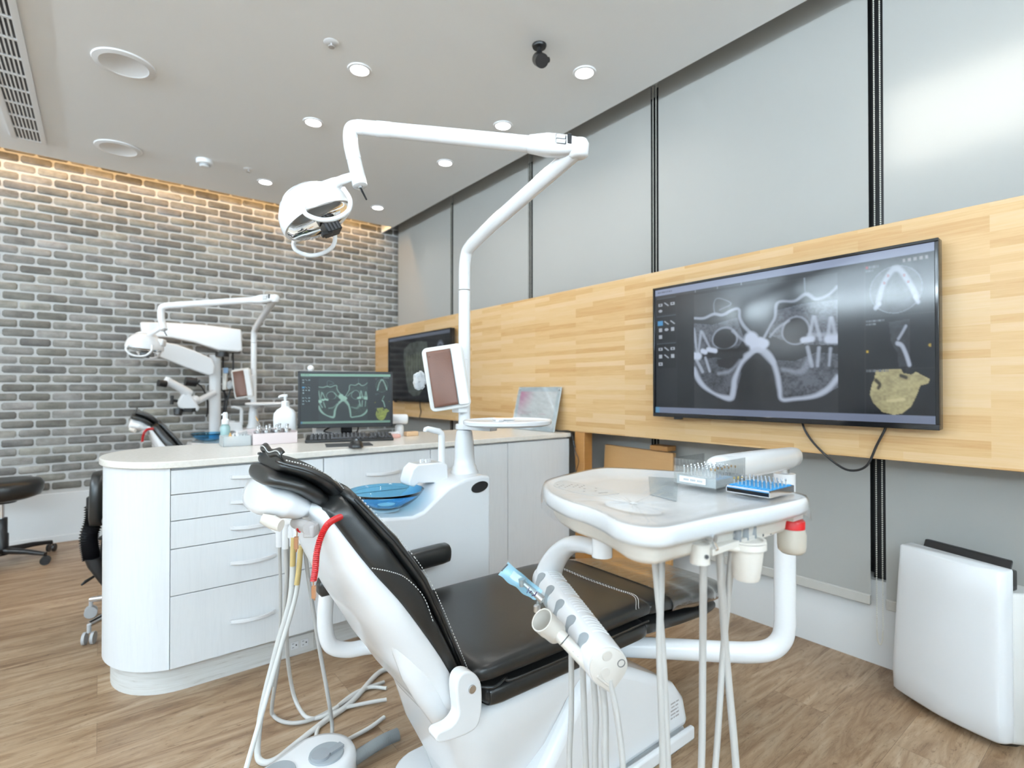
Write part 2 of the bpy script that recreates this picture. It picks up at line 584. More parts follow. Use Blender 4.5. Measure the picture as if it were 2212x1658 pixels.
# lid over the two coves and the fascia between them
b = MB()
b.box(LX - 0.1, WX + 0.25, RY - 0.1, BY + 0.1, 2.98, 3.03)
struct(b.build('ceiling', 'ceiling'))
b = MB()
b.box(EX - 0.012, EX, EY, BY, CZ, 2.98)
b.box(EX - 0.012, EX, RY - 0.1, EY, CZ + 0.10, 2.98)
struct(b.build('trim_1', 'ceiling'))
b = MB()
b.box(LX - 0.1, EX - 0.012, EY - 0.012, EY, CZ + 0.10, 2.98)
struct(b.build('trim_2', 'ceiling'))

# brick wall: backing and slips
b = MB(); b.box(LX - 0.1, WX + 0.25, BY, BY + 0.1, 0, 3.0)
struct(b.build('wall_back', 'mortar'))
b = MB(); cols = []
rowh, bw = 0.0637, 0.1752
z = 0.372
row = 0
rr = random.Random(3)
while z < 2.97:
    x = -2.6 + (0.5 * bw if row % 2 else 0) + 0.055
    while x < WX + 0.2:
        j = lambda s: rr.uniform(-s, s)
        x0, x1 = x + 0.006 + j(.0015), x + bw - 0.006 + j(.0015)
        z0, z1 = z + 0.0065 + j(.001), z + rowh - 0.0065 + j(.001)
        d = 0.0075 + j(0.002)
        e = 0.007
        base = rr.choice([0.15, 0.18, 0.20, 0.22, 0.235, 0.26, 0.30])
        warm = rr.uniform(0.90, 1.0)
        front = [(x0 + e + j(.002), z0 + e), (x1 - e + j(.002), z0 + e), (x1 - e, z1 - e), (x0 + e, z1 - e)]
        mid = [(x0, z0 + j(.0015)), (x1, z0 + j(.0015)), (x1, z1), (x0, z1)]
        def oct_(q, k):
            (ax, az), (bx_, bz), (cx_, cz), (dx_, dz) = q
            return [(ax + k, az), (bx_ - k, bz), (bx_, bz + k), (cx_, cz - k), (cx_ - k, cz), (dx_ + k, dz), (dx_, dz - k), (ax, az + k)]
        ko = rr.uniform(.007, .012)
        fo, mo = oct_(front, ko * .8), oct_(mid, ko)
        vs = [(a, BY - d + j(.0006), c) for a, c in fo] + [(a, BY - d * 0.45, c) for a, c in mo] + [(a, BY + 0.004, c) for a, c in mo]
        b.add(vs, [tuple(range(7, -1, -1))] + [(i, (i + 1) % 8, 8 + (i + 1) % 8, 8 + i) for i in range(8)] + [(8 + i, 8 + (i + 1) % 8, 16 + (i + 1) % 8, 16 + i) for i in range(8)])
        cols += [(base * 1.0, base * 0.96, base * (0.90 * warm + 0.02), 1)] * 24
        x += bw
    z += rowh
    row += 1
ob = b.build('wall_back_bricks', 'brick', sharp=60)
ca = ob.data.color_attributes.new('tone', 'FLOAT_COLOR', 'POINT')
ca.data.foreach_set('color', np.array(cols, dtype=np.float32).ravel())
struct(ob)
b = MB(); b.box(LX, WX, BY - 0.014, BY, 0.05, 0.352); b.box(LX, WX, BY - 0.022, BY, 0.0, 0.05)
struct(b.build('baseboard_back', 'skirting', bevel=0.002))

# left and rear walls, their wide windows added as daylight sources
b = MB()
b.box(LX - 0.1, LX, RY - 0.1, BY + 0.1, 0, 0.80)
b.box(LX - 0.1, LX, RY - 0.1, BY + 0.1, 2.15, 2.98)
b.box(LX - 0.1, LX, RY - 0.1, -2.2, 0.80, 2.15)
b.box(LX - 0.1, LX, 1.6, 3.45, 0.80, 2.15)
b.box(LX - 0.1, LX, 3.45, 4.12, 0.80, 1.70)
b.box(LX - 0.1, LX, 4.12, BY + 0.1, 0.80, 2.15)
struct(b.build('wall_left', 'wall'))
b = MB(); b.box(LX - 0.09, LX - 0.07, -2.2, 1.6, 0.80, 2.15)
win = struct(b.build('window_6', 'added_sky'))  # unseen window added on the left as a cool light source
b = MB()
for yy in (-2.2, -0.95, 0.30, 1.55):
    b.box(LX - 0.07, LX - 0.02, yy, yy + 0.05, 0.80, 2.15)
b.build('window_frame', 'mullion', win)
b = MB(); b.box(LX - 0.09, LX - 0.07, 3.45, 4.12, 1.70, 2.15)
win = struct(b.build('window_8', 'added_sky2'))
b = MB(); b.box(LX - 0.07, LX - 0.02, 3.45, 4.12, 1.90, 1.94)
b.build('window_frame', 'mullion', win)
b = MB()
b.box(LX - 0.1, WX + 0.25, RY - 0.1, RY, 0, 0.80); b.box(LX - 0.1, WX + 0.25, RY - 0.1, RY, 2.15, 2.98)
b.box(LX - 0.1, -3.9, RY - 0.1, RY, 0.80, 2.15); b.box(0.2, WX + 0.25, RY - 0.1, RY, 0.80, 2.15)
struct(b.build('wall_rear', 'wall'))
b = MB(); b.box(-3.9, 0.2, RY - 0.09, RY - 0.07, 0.80, 2.15)
win = struct(b.build('window_9', 'added_sky'))  # window added behind the camera to light surfaces facing it
b = MB()
for xx in (-3.9, -2.55, -1.2, 0.15):
    b.box(xx, xx + 0.05, RY - 0.07, RY - 0.02, 0.80, 2.15)
b.build('window_frame', 'mullion', win)

# ledges made up to hide the added uplight strips
b = MB(); b.box(LX, LX + 0.24, RY, BY, 2.20, 2.24); b.box(LX + 0.22, LX + 0.24, RY, BY, 2.24, 2.30)
struct(b.build('trim_added_left', 'wall'))
b = MB(); b.box(LX + 0.24, WX, RY, RY + 0.24, 2.20, 2.24); b.box(LX + 0.24, WX, RY + 0.22, RY + 0.24, 2.24, 2.30)
struct(b.build('trim_added_rear', 'wall'))

# window wall: low parapet, glazing and black mullions behind the blinds
GAPS = [0.733, 1.78, 2.84, 3.90]
b = MB(); b.box(WX, WX + 0.25, RY - 0.1, BY, 0, 0.335)
b.box(WX, WX + 0.25, RY - 0.1, BY, 2.80, 2.98)
struct(b.build('wall_right', 'wall'))
edges = [-2.6, -0.32] + GAPS + [BY]
for i in range(len(edges) - 1):
    b = MB(); b.box(WX + 0.10, WX + 0.115, edges[i], edges[i + 1], 0.30, 2.80)
    w = struct(b.build('window_%d' % (i if i else 7), 'windowglass'))
    b = MB(); b.box(WX + 0.03, WX + 0.10, edges[i] - 0.035, edges[i] + 0.035, 0.30, 2.80)
    b.build('window_frame', 'mullion', w)
# ------------------------------------------------------------------ roller blinds
BLX = 2.402
def blind(y0, y1, label, chain_y):
    t = thing('roller_blind', label, 'blind', (BLX, (y0 + y1) / 2, 0.25), 'roller blinds along the window wall')
    b = MB()
    b.grid(lambda u, v: V(BLX + 0.0015 * math.sin(u * 9 + v * 3), y0 + (y1 - y0) * u, 0.275 + (2.86 - 0.275) * v), 16, 24)
    b.build('blind_cloth', 'blind', t, fix=False)
    b = MB(); b.box(BLX - 0.008, BLX + 0.008, y0, y1, 0.245, 0.285)
    b.build('bottom_bar', 'blindbar', t, bevel=0.003)
    b = MB(); b.tube([(BLX, y0, 2.87), (BLX, y1, 2.87)], 0.022, 14)
    b.build('roller_tube', 'blindbar', t)
    if chain_y is not None:
        b = MB()
        for dy, zb in ((-0.006, 0.0), (0.014, 0.0)):
            zz = 0.16
            while zz < 2.84:
                b.ball((BLX - 0.012, chain_y + dy, zz), 0.0028, 5, 4)
                zz += 0.0075
        b.tube(catmull([(BLX - 0.012, chain_y - 0.006, 0.16), (BLX - 0.012, chain_y - 0.003, 0.12), (BLX - 0.012, chain_y + 0.004, 0.105), (BLX - 0.012, chain_y + 0.011, 0.12), (BLX - 0.012, chain_y + 0.014, 0.16)], 5), 0.0024, 6)
        b.build('bead_chain', 'chain', t)
    return t
hg = 0.026
lab = ['pale roller blind nearest the right edge of the photo, beside the large wall television',
       'pale roller blind directly above and below the left part of the large wall television',
       'pale roller blind above the timber panel left of the large television, above the leaning board',
       'pale roller blind behind the bent boom of the front operating light',
       'pale roller blind in the corner against the brick wall, above the small wall television']
ys = [-0.32] + GAPS + [BY - 0.012]
for i in range(5):
    blind(ys[i] + hg, ys[i + 1] - hg, lab[i], ys[i + 1] - 0.012 if i < 4 else None)

# glowing strips added behind the nearest blind to imitate light stripes cast on it
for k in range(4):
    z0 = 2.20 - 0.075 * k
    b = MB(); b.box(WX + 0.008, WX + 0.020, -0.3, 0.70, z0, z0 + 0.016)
    tag(b.build('added_glow_strip', 'strip'), 'thin glowing strip added behind the right-hand roller blind to imitate a cast light stripe, %s of four' % ['topmost', 'second from top', 'third from top', 'lowest'][k], 'light', 'added glowing strips behind the blind')

# ------------------------------------------------------------------ timber panel, post and leaning board
b = MB(); b.box(PX, PX + 0.036, -0.9, BY - 0.006, 0.850, 1.678)
tag(b.build('timber_cladding', 'timber', bevel=0.002), 'long laminated timber cladding standing in front of the window blinds and carrying both televisions', 'cladding')
t = thing('timber_post', 'upright timber post under the panel at the right end of the white counter', 'post', (2.2, 2.12, 0))
b = MB(); b.box(PX + 0.004, PX + 0.07, 2.098, 2.172, 0, 0.849); b.build('upright', 'post', t, bevel=0.002)
b = MB(); b.box(PX + 0.004, PX + 0.07, 1.99, 2.096, 0.0, 0.075); b.build('foot_block', 'post', t, bevel=0.002)
# second support, hidden beyond the frame
b = MB(); b.box(PX + 0.004, PX + 0.07, -0.6, -0.53, 0, 0.849)
tag(b.build('timber_post', 'post', bevel=0.002), 'upright timber post under the panel beyond the right edge', 'post')
t = thing('leaning_board', 'plain timber board leaning below the panel beside the timber post', 'board', (2.3, 1.85, 0))
b = MB()
y0, y1 = 1.60, 2.085
b.loft([[V(2.275, y0, 0.092), V(2.275, y1, 0.092), V(2.30, y1, 0.092), V(2.30, y0, 0.092)],
        [V(2.335, y0 + 0.02, 0.765), V(2.335, y1, 0.772), V(2.36, y1, 0.772), V(2.36, y0 + 0.02, 0.765)]])
b.build('board', 'veneer', t, bevel=0.002)
for ya in (1.62, 2.0):
    b = MB(); b.box(2.25, 2.33, ya, ya + .08, 0, 0.091); b.build('support_block', 'post', t)
b = MB(); b.box(2.27, 2.345, 1.63, 1.74, 0.775, 0.80)
tag(b.build('timber_offcut', 'post', bevel=0.002), 'small timber offcut lying on top of the leaning board', 'block')
bpy.data.objects['timber_offcut'].location.x += 0.03

# ------------------------------------------------------------------ scan pictures for the screens
def seg_dist(X, Y, pts):
    d = np.full(X.shape, 9.0)
    for (ax, ay), (bx, by) in zip(pts[:-1], pts[1:]):
        vx, vy = bx - ax, by - ay
        L = vx * vx + vy * vy + 1e-12
        t = np.clip(((X - ax) * vx + (Y - ay) * vy) / L, 0, 1)
        d = np.minimum(d, np.hypot(X - ax - t * vx, Y - ay - t * vy))
    return d
def in_poly(X, Y, pts):
    ins = np.zeros(X.shape, bool)
    n = len(pts)
    for i in range(n):
        x1, y1 = pts[i]; x2, y2 = pts[(i + 1) % n]
        c = ((y1 > Y) != (y2 > Y)) & (X < (x2 - x1) * (Y - y1) / (y2 - y1 + 1e-12) + x1)
        ins ^= c
    return ins
def vnoise(X, Y, s, seed):
    r = np.random.RandomState(seed)
    g = r.rand(64, 64)
    x, y = X * s, Y * s
    xi, yi = np.floor(x).astype(int), np.floor(y).astype(int)
    fx, fy = x - xi, y - yi
    fx, fy = fx * fx * (3 - 2 * fx), fy * fy * (3 - 2 * fy)
    q = lambda a, c: g[a % 64, c % 64]
    return (q(xi, yi) * (1 - fx) + q(xi + 1, yi) * fx) * (1 - fy) + (q(xi, yi + 1) * (1 - fx) + q(xi + 1, yi + 1) * fx) * fy

def cat2(pts, k=6):
    return [(p.x, p.y) for p in catmull([V(x, y, 0) for x, y in pts], k)]

def scan_picture(W, H, tint, bar, gain, bones, haze):
    """u right, v down, both 0..1; the viewer program with its tool bar, the large slice and three small views"""
    asp = 9 / 16
    X, Y = np.meshgrid((np.arange(W) + .5) / W, (np.arange(H) + .5) / H)
    Yd = Y * asp
    im = np.zeros((H, W, 3)) + np.array([0.006, 0.008, 0.012])
    def put(mask, c, a=1.0):
        a = mask.astype(float)[..., None] * a
        im[:] = im * (1 - a) + np.array(c) * a
    def stroke(pts, w, c, a=1.0, soft=0.6, curve=True):
        pts = cat2(pts) if curve else pts
        d = seg_dist(X, Yd, [(x, y * asp) for x, y in pts])
        put(np.clip((w - d) / (w * soft) + 0.0, 0, 1), c, a)
    bone = np.array(bones)
    # tool bar
    X0_ = X
    X = X0_ * 0.67
    put((X < 0.075) & (Y > 0.07), (0.010, 0.013, 0.018))
    for y0, y1 in ((0.075, 0.20), (0.22, 0.42), (0.44, 0.64)):
        put((X > 0.006) & (X < 0.071) & (Y > y0) & (Y < y1), (0.004, 0.006, 0.010))
        put((X > 0.006) & (X < 0.071) & (np.abs(Y - y0) < 0.004), (0.05, 0.07, 0.09))
    rr = np.random.RandomState(5)
    for y0, n in ((0.125, 3), (0.175, 1), (0.275, 3), (0.33, 3), (0.385, 1), (0.485, 3), (0.545, 3), (0.605, 1)):
        for i in range(n):
            cx = 0.018 + 0.021 * i
            c = (0.40, 0.44, 0.50)
            if y0 == 0.275 and i == 0:
                put((np.abs(X - cx) < 0.009) & (np.abs(Y - y0) < 0.018), (0.07, 0.30, 0.60)); continue
            k = rr.randint(4)
            if k == 0: put((np.abs(X - cx) < 0.0055) & (np.abs(Y - y0) < 0.014), c)
            elif k == 1: put(np.hypot(X - cx, (Y - y0) * asp) < 0.0065, c)
            elif k == 2: stroke([(cx - .006, y0 - .012), (cx + .006, y0 + .012)], 0.003, c, curve=False)
            else: put((np.abs(X - cx) < 0.0065) & (np.abs(Y - y0) < 0.012) & (np.abs(X - cx) + np.abs(Y - y0) * asp > 0.004), c)
    # large slice
    X = X0_
    A0, A1, B0, B1 = 0.193, 0.737, 0.085, 0.955
    gm = lambda q: 1.243 * q / (1 + 0.243 * q)
    S = (X > A0) & (X < A1) & (Y > B0) & (Y < B1)
    u, v = (X - A0) / (A1 - A0), (Y - B0) / (B1 - B0)
    u = u / (1.243 - 0.243 * np.clip(u, 0, 1))
    n = vnoise(X, Yd, 60, 1) * .5 + vnoise(X, Yd, 170, 2) * .5
    lo = vnoise(X, Yd, 14, 4)
    put(S, (0.022, 0.026, 0.032))
    def sl(pts, w, a=1.0, c=None, soft=0.8):
        p2 = [(A0 + gm(x) * (A1 - A0), B0 + y * (B1 - B0)) for x, y in cat2(pts)]
        d = seg_dist(X, Yd, [(x, y * asp) for x, y in p2])
        wobble = w * (0.8 + 0.5 * lo)
        put(np.clip((wobble - d) / (w * soft), 0, 1) * S, np.array(c if c is not None else bone), a)
    # soft tissue and trabecular bone
    for poly, lvl in (([(0, .25), (.13, .28), (.30, .24), (.35, .42), (.30, .5), (.18, .5), (0, .5)], .16),
                      ([(.57, .22), (.77, .19), (1, .19), (1, .52), (.78, .5), (.6, .45), (.52, .4)], .20),
                      ([(0, .58), (.16, .56), (.30, .62), (.33, .70), (.28, .93), (.16, .91), (.06, .80), (0, .70)], .12),
                      ([(.53, .60), (.70, .62), (.85, .56), (1, .58), (1, .82), (.85, .90), (.62, .93), (.58, .75)], .15)):
        mk = in_poly(u, v, poly) & S
        tex = (n * 1.5 - .15) * (0.6 + 0.8 * lo)
        im[mk] = im[mk] * 0.3 + bone * (lvl * haze * (0.45 + 1.3 * np.clip(tex, 0, 1)))[mk][:, None]
    for cx, cy, rx, ry in ((.215, .415, .085, .10), (.71, .40, .095, .115)):
        mk = (((u - cx) / rx) ** 2 + ((v - cy) / ry) ** 2 < 1) & S
        im[mk] = np.array([0.022, 0.025, 0.030])
        th = np.linspace(0, 2 * PI, 24)
        sl([(cx + rx * math.cos(a), cy + ry * math.sin(a) * (1 if math.sin(a) < 0 else .8)) for a in th], 0.0055, 0.5)
    mk = in_poly(u, v, [(.16, .58), (.30, .56), (.30, .63), (.24, .66), (.17, .64)]) & S
    im[mk] = np.array([0.02, 0.022, 0.028])
    sl([(0.0, .205), (.07, .215), (.14, .19), (.20, .205), (.28, .17), (.315, .18), (.32, .25), (.35, .32), (.40, .385), (.44, .43)], 0.008, .75)
    sl([(1.0, .10), (.93, .155), (.85, .17), (.78, .125), (.70, .165), (.585, .16), (.565, .27), (.535, .33), (.49, .42)], 0.008, .75)
    sl([(.145, .19), (.14, .10), (.17, .06), (.26, .12), (.18, .16)], 0.004, .35)
    sl([(.775, .12), (.77, 0.0)], 0.003, .35)
    sl([(.27, .35), (.34, .43), (.40, .47)], 0.007, .55); sl([(.53, .42), (.58, .36), (.66, .31)], 0.007, .55)
    # outer cortex
    sl([(.0, .655), (.03, .745), (.08, .82), (.15, .875), (.22, .905), (.26, .90), (.275, .83), (.285, .74), (.33, .62), (.385, .555), (.42, .52)], 0.013, .95)
    sl([(1.0, .745), (.93, .83), (.83, .885), (.70, .905), (.61, .91), (.595, .83), (.58, .72), (.545, .60), (.50, .535), (.46, .51)], 0.013, .95)
    sl([(.17, .70), (.25, .68), (.32, .60)], 0.012, .4); sl([(.62, .68), (.74, .70), (.80, .62)], 0.014, .4)
    # teeth
    for x0, y0, x1, y1 in ((.05, .33, .03, .52), (.06, .34, .12, .50), (.0, .30, .02, .5), (.83, .30, .80, .47), (.84, .30, .88, .47), (.95, .32, .93, .47), (.96, .32, .99, .47),
                           (.02, .58, .06, .68), (.08, .56, .11, .68), (.79, .52, .82, .66), (.87, .53, .86, .66), (.95, .54, .94, .66)):
        sl([(x0, y0), ((x0 + x1) / 2, (y0 + y1) / 2), (x1, y1)], 0.008, .7)
    wh = bone * 1.25
    sl([(.0, .535), (.03, .54)], 0.020, 1, wh, .5); sl([(.06, .50), (.08, .51)], 0.014, 1, wh, .5); sl([(.10, .49), (.15, .505)], 0.014, 1, wh, .5)
    sl([(.76, .465), (.82, .46)], 0.013, .9, wh, .6); sl([(.94, .47), (1.0, .475)], 0.018, .95, wh, .5); sl([(.80, .43), (.99, .44)], 0.010, .5)
    sl([(.40, .43), (.42, .47), (.45, .475)], 0.032, 1, wh, .4); sl([(.46, .455), (.49, .47)], 0.020, 1, wh, .5)
    sl([(.36, .56), (.42, .52), (.47, .53), (.55, .62)], 0.014, .8)
    sl([(.18, .50), (.28, .505), (.37, .50)], 0.016, .9, (0.006, 0.007, 0.008))
    # central airway
    mk = in_poly(u, v, [(.40, .60), (.45, .57), (.50, .62), (.545, .75), (.58, .93), (.30, .93), (.33, .72)]) & S
    im[mk] = np.array([0.020, 0.024, 0.028])
    # the three small views
    X = .862 + (X0_ - .901) / .70
    cx, cy, rx, ry = 0.862, 0.235, 0.098, 0.135
    e = ((X - cx) / rx) ** 2 + ((Y - cy) / ry) ** 2
    mk = e < 1
    im[mk] = bone * (0.06 * haze + 0.10 * haze * n)[mk][:, None]
    put(np.abs(e - 1) < 0.05, bone * 0.4, .7)
    arc = [(.795, .30), (.815, .20), (.845, .13), (.865, .115), (.885, .135), (.915, .21), (.94, .29)]
    stroke(arc, 0.014, bone * .8, .9)
    stroke([(.80, .31), (.785, .33)], 0.010, bone, .9); stroke([(.935, .29), (.945, .32)], 0.010, bone, .9)
    for px_, py_ in ((.835, .15), (.895, .16), (.91, .20), (.82, .19)):
        put(np.hypot(X - px_, (Y - py_) * asp) < .005, (0.25, 0.03, 0.03), .8)
    mk = in_poly(X, Y, [(.835, .42), (.915, .41), (.915, .68), (.872, .68), (.868, .60), (.845, .54), (.84, .47)])
    im[mk] = bone * (0.04 * haze + 0.06 * haze * n)[mk][:, None]
    stroke([(.90, .45), (.885, .49), (.872, .52)], 0.007, bone, .7)
    stroke([(.868, .545), (.885, .56), (.90, .61), (.912, .67)], 0.010, bone, .9)
    sk = [(.846, .696), (.915, .691), (.919, .716), (.941, .726), (.952, .71), (.986, .752), (.982, .776), (.963, .788), (.953, .845), (.94, .903), (.918, .946), (.895, .956), (.864, .941), (.84, .891), (.83, .839), (.836, .778), (.844, .744)]
    mk = in_poly(X0_, Y, sk)
    im[mk] = (np.array(tint) * (0.55 + 0.7 * n + 0.25 * lo)[..., None])[mk]
    stroke([(.785, .755), (.80, .78), (.795, .80)], 0.009, (0.01, 0.01, 0.01), .9)
    stroke([(.88, .73), (.90, .742)], 0.008, (0.01, 0.01, 0.012), .9)
    stroke([(.83, .875), (.86, .872), (.89, .865)], 0.007, np.array(tint) * 1.6, .7)
    # frames, captions and bars
    put((np.abs(X - 0.742) < 0.0012) & (Y > .06), (0.02, 0.025, 0.03))
    for yy in (.385, .69):
        put((np.abs(Y - yy) < 0.002) & (X > .742), (0.02, 0.025, 0.03))
    for x0, yy, w in ((.748, .085, .05), (.748, .105, .03), (.748, .405, .07), (.748, .425, .04), (.748, .70, .09)):
        k = (X > x0) & (X < x0 + w) & (np.abs(Y - yy) < 0.006) & (np.sin(X * 900) > -.3)
        put(k, (0.16, 0.18, 0.21))
    put((np.abs(X - .752) < .004) & (np.abs(Y - .085) < .008), (0.35, 0.03, 0.05))
    put(np.hypot(X - .752, (Y - .585) * asp) < .005, (0.5, 0.35, 0.03)); put(np.hypot(X - .985, (Y - .565) * asp) < .005, (0.4, 0.28, 0.03))
    for i in range(5):
        put((np.abs(X - (.895 + .02 * i)) < .0055) & (np.abs(Y - .075) < .010), (0.30, 0.30, 0.32))
    X = X0_
    put(Y < 0.048, np.array(bar) * 1.0)
    put((Y < 0.048) & (X < .09) & (X > .012) & (np.abs(Y - .024) < .007) & (np.sin(X * 700) > -.2), (0.10, 0.12, 0.16))
    put((Y > 0.048) & (Y < 0.066) & (X < .5), (0.035, 0.04, 0.05))
    for xx in (.20, .30, .40):
        put((np.abs(X - xx) < .0012) & (Y > .048) & (Y < .066), (0.2, 0.22, 0.26))
    put(Y > 0.955, np.array(bar) * 0.62)
    put((Y > 0.955) & (X < .02), (0.12, 0.30, 0.5))
    return np.clip(im * gain, 0, 1.5)

def face_picture(W, H):
    """the far television: a dim volume view of teeth"""
    asp = 9 / 16
    X, Y = np.meshgrid((np.arange(W) + .5) / W, (np.arange(H) + .5) / H)
    im = np.zeros((H, W, 3)) + np.array([0.006, 0.008, 0.011])
    n = vnoise(X, Y * asp, 24, 3) * .6 + vnoise(X, Y * asp, 70, 8) * .4
    mk = in_poly(X, Y, [(.28, .20), (.38, .12), (.52, .10), (.66, .13), (.68, .35), (.66, .55), (.62, .80), (.54, .93), (.44, .95), (.36, .88), (.31, .60), (.27, .40)])
    im[mk] = (np.array([0.060, 0.075, 0.068]) * (0.35 + 1.0 * n)[..., None])[mk]
    for i in range(8):
        cx = .33 + .043 * i
        k = ((X - cx) / .017) ** 2 + ((Y - .42 - .02 * math.sin(i)) / .14) ** 2 < 1
        im[k] += np.array([0.035, 0.04, 0.022])
        k = ((X - cx) / .015) ** 2 + ((Y - .66) / .10) ** 2 < 1
        im[k] += np.array([0.025, 0.03, 0.026])
    k = ((X - .86) / .05) ** 2 + ((Y - .22) / .09) ** 2 < 1
    im[k] += np.array([0.05, 0.06, 0.08])
    k = np.abs(np.hypot((X - .86) / .035, (Y - .24) / .07) - 1) < .18
    im[k] += np.array([0.08, 0.09, 0.11])
    im[Y < 0.045] = (0.10, 0.12, 0.16)
    return im

def screen(name, parent, mt, im, o, uax, vax):
    """a flat picture surface: o = top left corner, uax and vax span it"""
    H, W = im.shape[:2]
    o, uax, vax = Vector(o), Vector(uax), Vector(vax)
    me = bpy.data.meshes.new(name)
    off = wloc(parent)
    o = o - off
    iu, iv = np.meshgrid(np.arange(W + 1) / W, np.arange(H + 1) / H)
    co = np.array(o)[None, None] + iu[..., None] * np.array(uax) + iv[..., None] * np.array(vax)
    co = co.reshape(-1, 3)
    idx = (np.arange(H)[:, None] * (W + 1) + np.arange(W)[None]).ravel()
    fs = np.stack([idx, idx + W + 1, idx + W + 2, idx + 1], 1)
    me.vertices.add(len(co)); me.vertices.foreach_set('co', co.ravel())
    me.loops.add(fs.size); me.loops.foreach_set('vertex_index', fs.ravel())
    me.polygons.add(len(fs)); me.polygons.foreach_set('loop_start', np.arange(len(fs)) * 4)
    me.polygons.foreach_set('loop_total', np.full(len(fs), 4))
    me.update(); me.validate()
    pad = np.pad(im, ((1, 1), (1, 1), (0, 0)), mode='edge')
    pv = (pad[:-1, :-1] + pad[1:, :-1] + pad[:-1, 1:] + pad[1:, 1:]) / 4
    ca = me.color_attributes.new('picture', 'FLOAT_COLOR', 'POINT')
    ca.data.foreach_set('color', np.concatenate([pv, np.ones(pv.shape[:2] + (1,))], 2).astype(np.float32).ravel())
    me.materials.append(M[mt])
    ob = bpy.data.objects.new(name, me); COL.objects.link(ob); ob.parent = parent
    return ob

# ------------------------------------------------------------------ televisions on the panel
def television(y0, y1, z0, z1, label, im):
    """y1 = left edge in the photo"""
    t = thing('television', label, 'television', (2.13, (y0 + y1) / 2, z0), 'televisions on the timber panel')
    b = MB(); b.box(2.108, 2.142, y0, y1, z0, z1)
    b.build('casing', 'blackgloss', t, bevel=0.004)
    b = MB()
    f = 0.011
    xo = 2.100
    for a in ((y0, y1, z0, z0 + 0.019), (y0, y1, z1 - f, z1), (y0, y0 + f, z0 + 0.019, z1 - f), (y1 - f, y1, z0 + 0.019, z1 - f)):
        b.box(xo, 2.108, *a)
    b.build('bezel', 'blackgloss', t, bevel=0.002)
    screen('screen', t, 'tvscreen', im, (2.1065, y1 - f, z1 - f), (0, -(y1 - y0 - 2 * f), 0), (0, 0, -(z1 - z0 - f - 0.019)))
    b = MB(); b.box(2.142, PX - 0.0005, (y0 + y1) / 2 - 0.2, (y0 + y1) / 2 + 0.2, z0 + 0.15, z1 - 0.15)
    b.build('wall_bracket', 'black', t)
    b = MB(); b.box(2.102, 2.118, y1 - 0.155, y1 - 0.115, z0 - 0.009, z0 + 0.002)
    b.build('sensor_tab', 'black', t, bevel=0.002)
    return t
television(0.471, 1.570, 0.966, 1.582, 'large wall television showing a bright jaw scan on the timber panel at right',
           scan_picture(480, 270, (0.40, 0.37, 0.20), (0.30, 0.36, 0.52), 1.0, (0.46, 0.53, 0.66), 1.0))
television(3.427, 4.527, 0.986, 1.565, 'dim wall television half hidden behind the desk monitor, near the brick wall', face_picture(260, 146))
def cable(name, pts, r, label, mt='black', k=10, parent=None):
    b = MB(); b.tube(catmull(pts, k), r, 8)
    o = b.build(name, mt, parent)
    if label: tag(o, label, 'cable')
    return o
cable('power_cable', [(2.16, 0.915, 0.99), (2.155, 0.90, 0.94), (2.15, 0.86, 0.885), (2.15, 0.79, 0.822), (2.15, 0.74, 0.802), (2.15, 0.69, 0.825), (2.155, 0.66, 0.90), (2.158, 0.635, 0.96), (2.16, 0.63, 0.99)], 0.0042, 'black cable hanging in a loop below the large television')
cable('power_cable', [(2.16, 4.02, 1.0), (2.16, 4.02, 0.95), (2.158, 4.0, 0.90), (2.158, 4.02, 0.862), (2.15, 4.01, 0.846)], 0.0035, 'thin black cable hanging from the small far television to the counter')

# ------------------------------------------------------------------ ceiling fittings
def downlight(x, y, label):
    t = thing('downlight', label, 'light', (x, y, CZ), 'recessed ceiling downlights')
    b = MB(); b.lathe([(0.043, -0.004), (0.045, -0.007), (0.056, -0.005), (0.058, 0.0), (0.043, 0.0)], (x, y, CZ), n=32)
    b.build('trim_ring', 'white', t)
    b = MB(); b.lathe([(0.0, -0.004), (0.0425, -0.004), (0.0425, -0.001), (0.0, -0.001)], (x, y, CZ), n=28)
    b.build('lens', 'lamp', t)
    return t
dlab = ['ceiling downlight in the left row nearest the front, left of the security camera',
        'ceiling downlight beside the black security camera, nearest the blinds',
        'ceiling downlight in the left row, second from the front',
        'ceiling downlight above the elbow of the front operating light arm',
        'ceiling downlight of the left row nearest the brick wall, beside the smoke detector',
        'ceiling downlight in the right row just under the front operating light arm',
        'ceiling downlight of the right row nearest the brick wall corner']
for (x, y), l in zip(DOWN, dlab):
    downlight(x, y, l)
hl = ['over the camera', 'right of the camera over the purifier', 'behind the camera', 'left of the vent', 'beside the vent', 'far left near the bricks', 'far left', 'behind and left of the camera', 'farthest left']
for (x, y), l in zip(DOWN_HID, hl):
    downlight(x, y, 'ceiling downlight added outside the view, ' + l)
def speaker(x, y, label):
    t = thing('ceiling_speaker', label, 'speaker', (x, y, CZ), 'round ceiling speakers')
    b = MB(); b.lathe([(0.094, -0.006), (0.100, -0.010), (0.125, -0.006), (0.128, 0.0), (0.094, 0.0)], (x, y, CZ), n=40)
    b.build('rim', 'white', t)
    b = MB(); b.lathe([(0.0, -0.002), (0.094, -0.003), (0.094, -0.001), (0, -0.001)], (x, y, CZ), n=32)
    b.build('grille', mat('speaker_grille', (0.36, 0.43, 0.40, 1), 0.8), t)
speaker(0.087, 3.148, 'round ceiling speaker nearer the front, large and pale grey-green')
speaker(0.091, 4.279, 'round ceiling speaker close above the brick wall')
